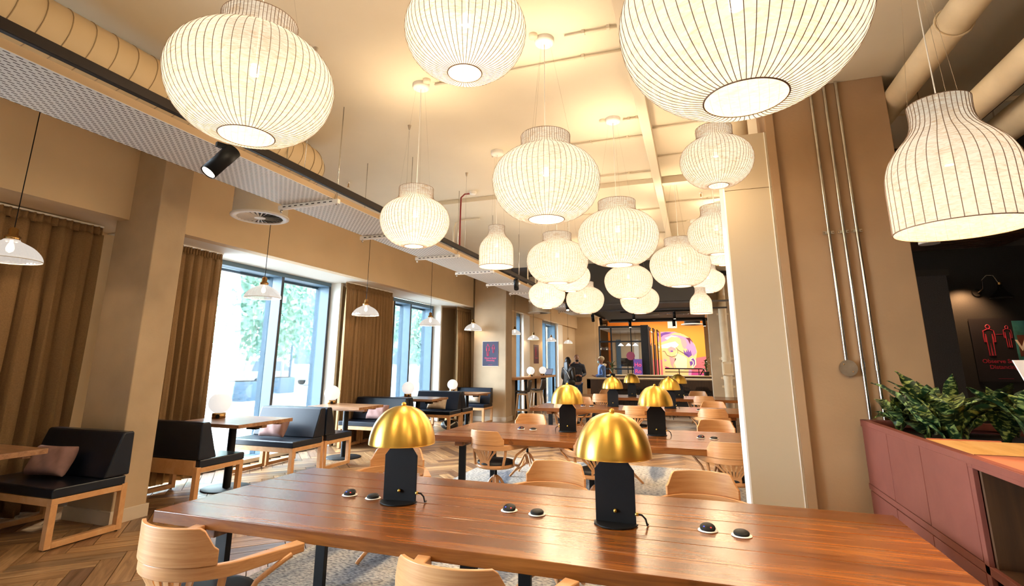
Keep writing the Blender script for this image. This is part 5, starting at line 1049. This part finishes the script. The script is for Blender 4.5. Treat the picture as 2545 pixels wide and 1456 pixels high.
for q in (-.25, .25): MB().tube([(q, 0, .28), (q, 0, .7)], .008, 6).build('rod', M['steel'], cs)
wbx = tag(box(-.95, -.6, 21.7, 21.9, 2.95, 3.25).build('ceiling_box', M['white'], bevel=.01), 'square white box unit hanging left of the round air unit', 'air unit')
wp = thing('wall_conduit', 'thin conduit bending down the far left back wall', 'conduit', (-4.25, 24.95, 0)); MB().tube([(.35, 0, 3.35), (.1, 0, 3.35), (.03, 0, 3.3), (0, 0, 3.2), (0, 0, 1.0)], .022, 8).build('pipe', M['steel'], wp)
def potplant(x, y, z, label, seed, s):
    rs = random.Random(seed); t = thing('potted_plant', label, 'plant', (x, y, z)); MB().lathe([(.001, 0), (.08, 0), (.1, .14), (.085, .14), (.08, .12), (.001, .12)], 18).build('pot', M['black'], t); MB().tube([(0, 0, .12), (.02, 0, .3), (-.03, 0, .5)], .012, 6).build('stem', M['stem'], t)
    for k in range(16): o = LP[k % 3].copy(); COL.objects.link(o); o.parent = t; a = k*2.4; o.location = (0, 0, .15+.36*rs.random()); o.rotation_euler = (rs.uniform(0, .9), 0, a); o.scale = (s, s, s)
potplant(-2.7, 18.3, 1.105, 'dark green potted plant on the counter beside the person in the cap', 3, .8); potplant(.35, 20.3, 1.165, 'dark potted plant at the right end of the second counter', 5, .8)
bu = thing('under_bench_bag', 'dark bag with pale strap on the floor under the last booth benches', 'bag', (-5.75, 12.0, 0)); MB().sphere((0, 0, .12), .2, 8, (1.1, .8, .6)).build('bag_body', M['bag'], bu); MB().tube([(-.1, -.12, .2), (0, -.2, .1), (.12, -.18, .14), (.2, -.1, .2)], .015, 6).build('strap', M['paper'], bu)

# ------------------------------------------------------------------ people
def skinned(name, verts, edges, radii, mat, parent, lv=2):
    me = bpy.data.meshes.new(name); me.from_pydata(verts, edges, []); me.materials.append(mat); o = bpy.data.objects.new(name, me); COL.objects.link(o); o.parent = parent
    sk = o.modifiers.new('skin', 'SKIN'); sk.use_smooth_shade = True
    for i, r in enumerate(radii): d = me.skin_vertices[0].data[i]; d.radius = r if isinstance(r, tuple) else (r, r); d.use_root = (i == 0)
    s = o.modifiers.new('sub', 'SUBSURF'); s.levels = s.render_levels = lv; return o
def person(x, y, rz, s, label, kind):
    t = thing('person', label, 'person', (x, y, 0), rz); t.scale = (s, s, s)
    # facing local -y
    arm = {'phone': [(.2, 0, 1.42), (.27, .02, 1.16), (.1, -.22, 1.1), (.03, -.3, 1.13)], 'stand': [(.2, 0, 1.42), (.27, .02, 1.14), (.16, -.16, 1.02), (.06, -.24, 1.06)]}['phone' if kind != 'woman' else 'stand']
    V = [(0, 0, .95), (0, 0, 1.12), (0, .0, 1.3), (0, 0, 1.44), (0, -.01, 1.53), (0, -.02, 1.6)]; E = [(0, 1), (1, 2), (2, 3), (3, 4), (4, 5)]; R = [(.12, .08), (.1, .07), (.12, .08), (.07, .06), .048, .05]
    for sg in (-1, 1):
        b = len(V); V += [(sg*.09, 0, .86), (sg*.1, -.01, .48), (sg*.1, .02, .09), (sg*.1, -.1, .04)]; E += [(0, b), (b, b+1), (b+1, b+2), (b+2, b+3)]; R += [.09, .058, .04, .035]
        b = len(V); V += [(sg*p[0], p[1], p[2]) for p in arm]; E += [(3, b), (b, b+1), (b+1, b+2), (b+2, b+3)]; R += [.04, .035, .032, .028]
    skinned('body', V, E, R, M['skin'], t)
    top, low = {'woman': ('jacket', 'black'), 'man': ('puffer', 'jeans'), 'cap': ('denim', 'puffer')}[kind]
    V = [(0, 0, .86), (0, 0, 1.1), (0, 0, 1.3), (0, 0, 1.44), (0, .01, 1.52)]; E = [(0, 1), (1, 2), (2, 3), (3, 4)]; R = [(.2, .15), (.18, .14), (.2, .145), (.14, .11), (.075, .075)]
    for sg in (-1, 1): b = len(V); V += [(sg*p[0], p[1], p[2]) for p in arm[:3]]; E += [(3, b), (b, b+1), (b+1, b+2)]; R += [.085, .065, .05]
    skinned('jacket', V, E, R, M[top], t)
    V = [(0, 0, .92)]; E = []; R = [(.16, .12)]
    for sg in (-1, 1): b = len(V); V += [(sg*.09, 0, .82), (sg*.105, -.01, .48), (sg*.105, .02, .1)]; E += [(0, b), (b, b+1), (b+1, b+2)]; R += [.1, .07, .055]
    skinned('trousers', V, E, R, M[low], t)
    hd = MB().sphere((0, -.03, 1.66), .1, 12, (.78, .95, 1.2)).sphere((0, -.13, 1.65), .016, 6, (.8, 1.2, 1.5)).sphere((-.078, -.02, 1.65), .02, 6, (.4, .8, 1.2)).sphere((.078, -.02, 1.65), .02, 6, (.4, .8, 1.2)).build('head', M['skin'], t)
    for sg in (-1, 1): MB().sphere((sg*.03, -.115, 1.675), .011, 6).build('eye', M['black'], hd)
    MB().sphere((0, -.118, 1.6), .012, 6, (1.8, .5, .5)).build('mouth', M['cush'], hd)
    for sg in (-1, 1):
        hp = Vector((sg*arm[3][0], arm[3][1], arm[3][2])); d = (Vector(arm[3])-Vector(arm[2])).normalized(); d.x *= sg
        hm = MB().sphere(hp, .038, 6, (.9, 1.1, .55))
        for k in range(4): o_ = Vector(((k-1.5)*.019, 0, 0)); hm.tube([hp+o_, hp+o_+d*(.05+.008*(k in (1, 2))), hp+o_+d*(.075+.01*(k in (1, 2)))+Vector((0, 0, -.02))], [.01, .009, .007], 6)
        hm.tube([hp+Vector((sg*-.03, 0, 0)), hp+Vector((sg*-.05, -.01, .02))+d*.03], [.011, .008], 6); hm.build('hand', M['skin'], t)
    for sg in (-1, 1): MB().sphere((sg*.1, -.06, .045), .06, 8, (.85, 2.0, .75)).build('shoe', M['black'], t)
    if kind == 'woman':
        MB().sphere((0, .01, 1.69), .118, 12, (.85, .95, 1.1)).build('hair', M['hair'], t); MB().prism([(-.09, 1.66), (.09, 1.66), (.11, 1.4), (.06, 1.22), (-.06, 1.2), (-.11, 1.42)], .05, .13, 'y').build('hair_length', M['hair'], t, bevel=.03)
        MB().sphere((-.2, .1, .98), .15, 10, (.7, 1.2, .95)).build('shoulder_bag', M['bag'], t); MB().tube([(-.2, .14, 1.1), (-.12, .17, 1.3), (.1, .13, 1.45)], .008, 6).build('bag_strap', M['paper'], t)
    elif kind == 'man': MB().sphere((0, .005, 1.71), .097, 10, (.85, .95, .9)).build('hair', M['cush'], t); MB().tube([(-.13, .04, 1.46), (-.08, .1, 1.5), (.08, .1, 1.5), (.13, .04, 1.46)], .06, 8).build('hood', M['puffer'], t); MB().sphere((0, -.11, 1.6), .05, 8, (1.1, .6, .8)).build('face_mask', M['bag'], hd)
    else:
        MB().sphere((0, .0, 1.71), .108, 12, (.85, 1, .85)).prism([(-.07, -.2), (.07, -.2), (.08, -.08), (-.08, -.08)], 1.715, 1.727).build('cap', M['cap'], t); MB().sphere((0, -.1, 1.605), .058, 8, (1.05, .75, 1)).build('face_mask', M['mask'], hd); MB().tube([(-.12, .05, 1.45), (-.06, .12, 1.5), (.06, .12, 1.5), (.12, .05, 1.45)], .05, 8).build('hood', M['cap'], t)
person(-3.98, 17.2, 2.6, .985, 'person with long black hair, dark jacket and black bag, turned away', 'woman')
person(-3.93, 18.3, .35, 1.045, 'person in dark navy puffer jacket and blue jeans standing by the back wall', 'man')
person(-3.18, 19.0, -1.2, 1.02, 'person in beige cap, mask and denim jacket behind the counter', 'cap')

# ------------------------------------------------------------------ outside
struct(box(-60, -7.46, -40, 80, -.2, -.1).build('ground', M['pave'])); struct(box(-24, -15.5, -40, 80, -.1, -.07).build('trim_11', M['road'])); struct(box(-15.5, -15.2, -40, 80, -.1, .0).build('trim_12', M['pave']))
def tree(x, y, h, r, label, seed, fm):
    rs = random.Random(seed); t = thing('street_tree', label, 'tree', (x, y, -.1), 0, 'street trees outside the windows')
    MB().tube([(0, 0, 0), (.06, .05, h*.2), (-.04, .1, h*.45), (.05, 0, h*.7)], [.17, .12, .1, .06], 10).build('trunk', M['bark'], t)
    for k in range(5): a = k*1.3; MB().tube([(0, 0, h*.42), (r*.4*math.cos(a), r*.4*math.sin(a), h*.62), (r*.7*math.cos(a), r*.7*math.sin(a), h*.8)], [.06, .04, .02], 6).build('branch', M['bark'], t)
    m = MB()
    for k in range(2600):
        u = rs.random()*2*PI; w = rs.uniform(-1, 1); q = rs.random()**.35; c = Vector((math.cos(u)*math.sqrt(1-w*w)*r*q, math.sin(u)*math.sqrt(1-w*w)*r*q, h*.68+w*r*1.1*q)); c += Vector((rs.uniform(-.2, .2),)*3)
        s = rs.uniform(.09, .2); e = Euler((rs.random()*3, rs.random()*3, rs.random()*3)).to_matrix()
        m.add([c+e@Vector(p)*s for p in ((-1, -.5, 0), (1, -.5, .15), (.9, .6, 0), (-.8, .7, .1))], [(0, 1, 2, 3)])
    o = m.build('foliage', M[fm], t); o['kind'] = 'stuff'
tree(-20.5, 17.2, 7.2, 2.6, 'pale green street tree with slim trunk outside the near window', 1, 'foliage'); tree(-24, 24.5, 7.5, 3.0, 'pale green tree in the right half of the near window', 2, 'foliage')
tree(-33, 20, 9, 3.6, 'tall hazy tree farther back behind the first two', 3, 'foliage'); tree(-27, 17, 6, 2.3, 'yellow-tinged tree at the left of the near window', 4, 'foliage2'); tree(-33, 36, 8, 3.5, 'hazy tree beyond the parked cars', 5, 'foliage'); tree(-22, 40, 7, 3, 'tree seen through the second window', 6, 'foliage')
for x, y, h, l in ((-17.0, 15.1, 7.5, 'tall grey-blue lamp post by the slim-trunked tree'), (-24.5, 27.5, 5.0, 'thin lamp post with flat head near the parked cars')):
    t = thing('lamp_post', l, 'lamp post', (x, y, -.1)); MB().tube([(0, 0, 0), (0, 0, h)], .07, 10).build('pole', M['frame'], t); box(-.5, .1, -.1, .1, h, h+.08).build('lamp_head', M['frame'], t)
for x, y, l in ((-19.2, 15.8, 'left of the tree trunk'), (-19.0, 18.6, 'right of the tree trunk'), (-22, 24, 'farther along the pavement')):
    t = thing('planter_box', 'square grey street planter '+l, 'planter', (x, y, -.1)); box(-.55, .55, -.55, .55, 0, .85).build('box_body', M['frame'], t, bevel=.03); box(-.48, .48, -.48, .48, .85, .87).build('soil', M['soil'], t)
for i in range(5):
    t = tag(box(-26.1, -25.95, 16+3.1*i, 16.15+3.1*i, -.1, 1.6).build('bollard_post', M['building'], bevel=.02), ('pale street post, %s from the left' % ('first', 'second', 'third', 'fourth', 'fifth')[i]), 'post')
def car(x, y, label, L=4.6, h=1.9):
    t = thing('parked_car', label, 'car', (x, y, -.07), PI/2)
    MB().prism([(-L/2, .35), (L/2, .35), (L/2, .85), (L*.36, 1.02), (L*.2, h*.86), (L*.1, h), (-L*.42, h), (-L/2, h*.6)], -.9, .9, 'y').build('body', M['carpaint'], t, bevel=.05)
    MB().prism([(L*.33, 1.06), (L*.19, h*.84), (L*.1, h*.9), (-L*.38, h*.9), (-L*.44, 1.08)], -.91, .91, 'y').build('windows', M['carglass'], t)
    for sx in (-.32, .32):
        for sy in (-.92, .72): MB().prism([(sx*L+.33*math.cos(a*PI/12), .33+.33*math.sin(a*PI/12)) for a in range(24)], sy, sy+.2, 'y').build('wheel', M['black'], t)
car(-27.5, 28.5, 'silver van parked outside, seen through the near window'); car(-27.5, 34.5, 'second pale car beyond the van', 4.3, 1.5)
cn = thing('traffic_cone', 'small orange traffic cone on the pavement outside', 'traffic cone', (-15, 20.4, -.1)); MB().lathe([(.16, .03), (.03, .55), (.001, .56)], 14).build('cone_body', M['cone'], cn); box(-.2, .2, -.2, .2, 0, .03).build('foot', M['black'], cn)
bl = thing('office_building', 'pale office block with dark window strips seen through the second window', 'building', (-40, 62, -.1)); box(-8, 8, -8, 8, 0, 22).build('wall', M['building'], bl)
for z in range(6): box(8.0, 8.15, -7.5, 7.5, 1.5+z*3.5, 3.2+z*3.5).build('window_band', M['carglass'], bl); box(-7.5, 7.5, -8.15, -8.0, 1.5+z*3.5, 3.2+z*3.5).build('window_band', M['carglass'], bl)
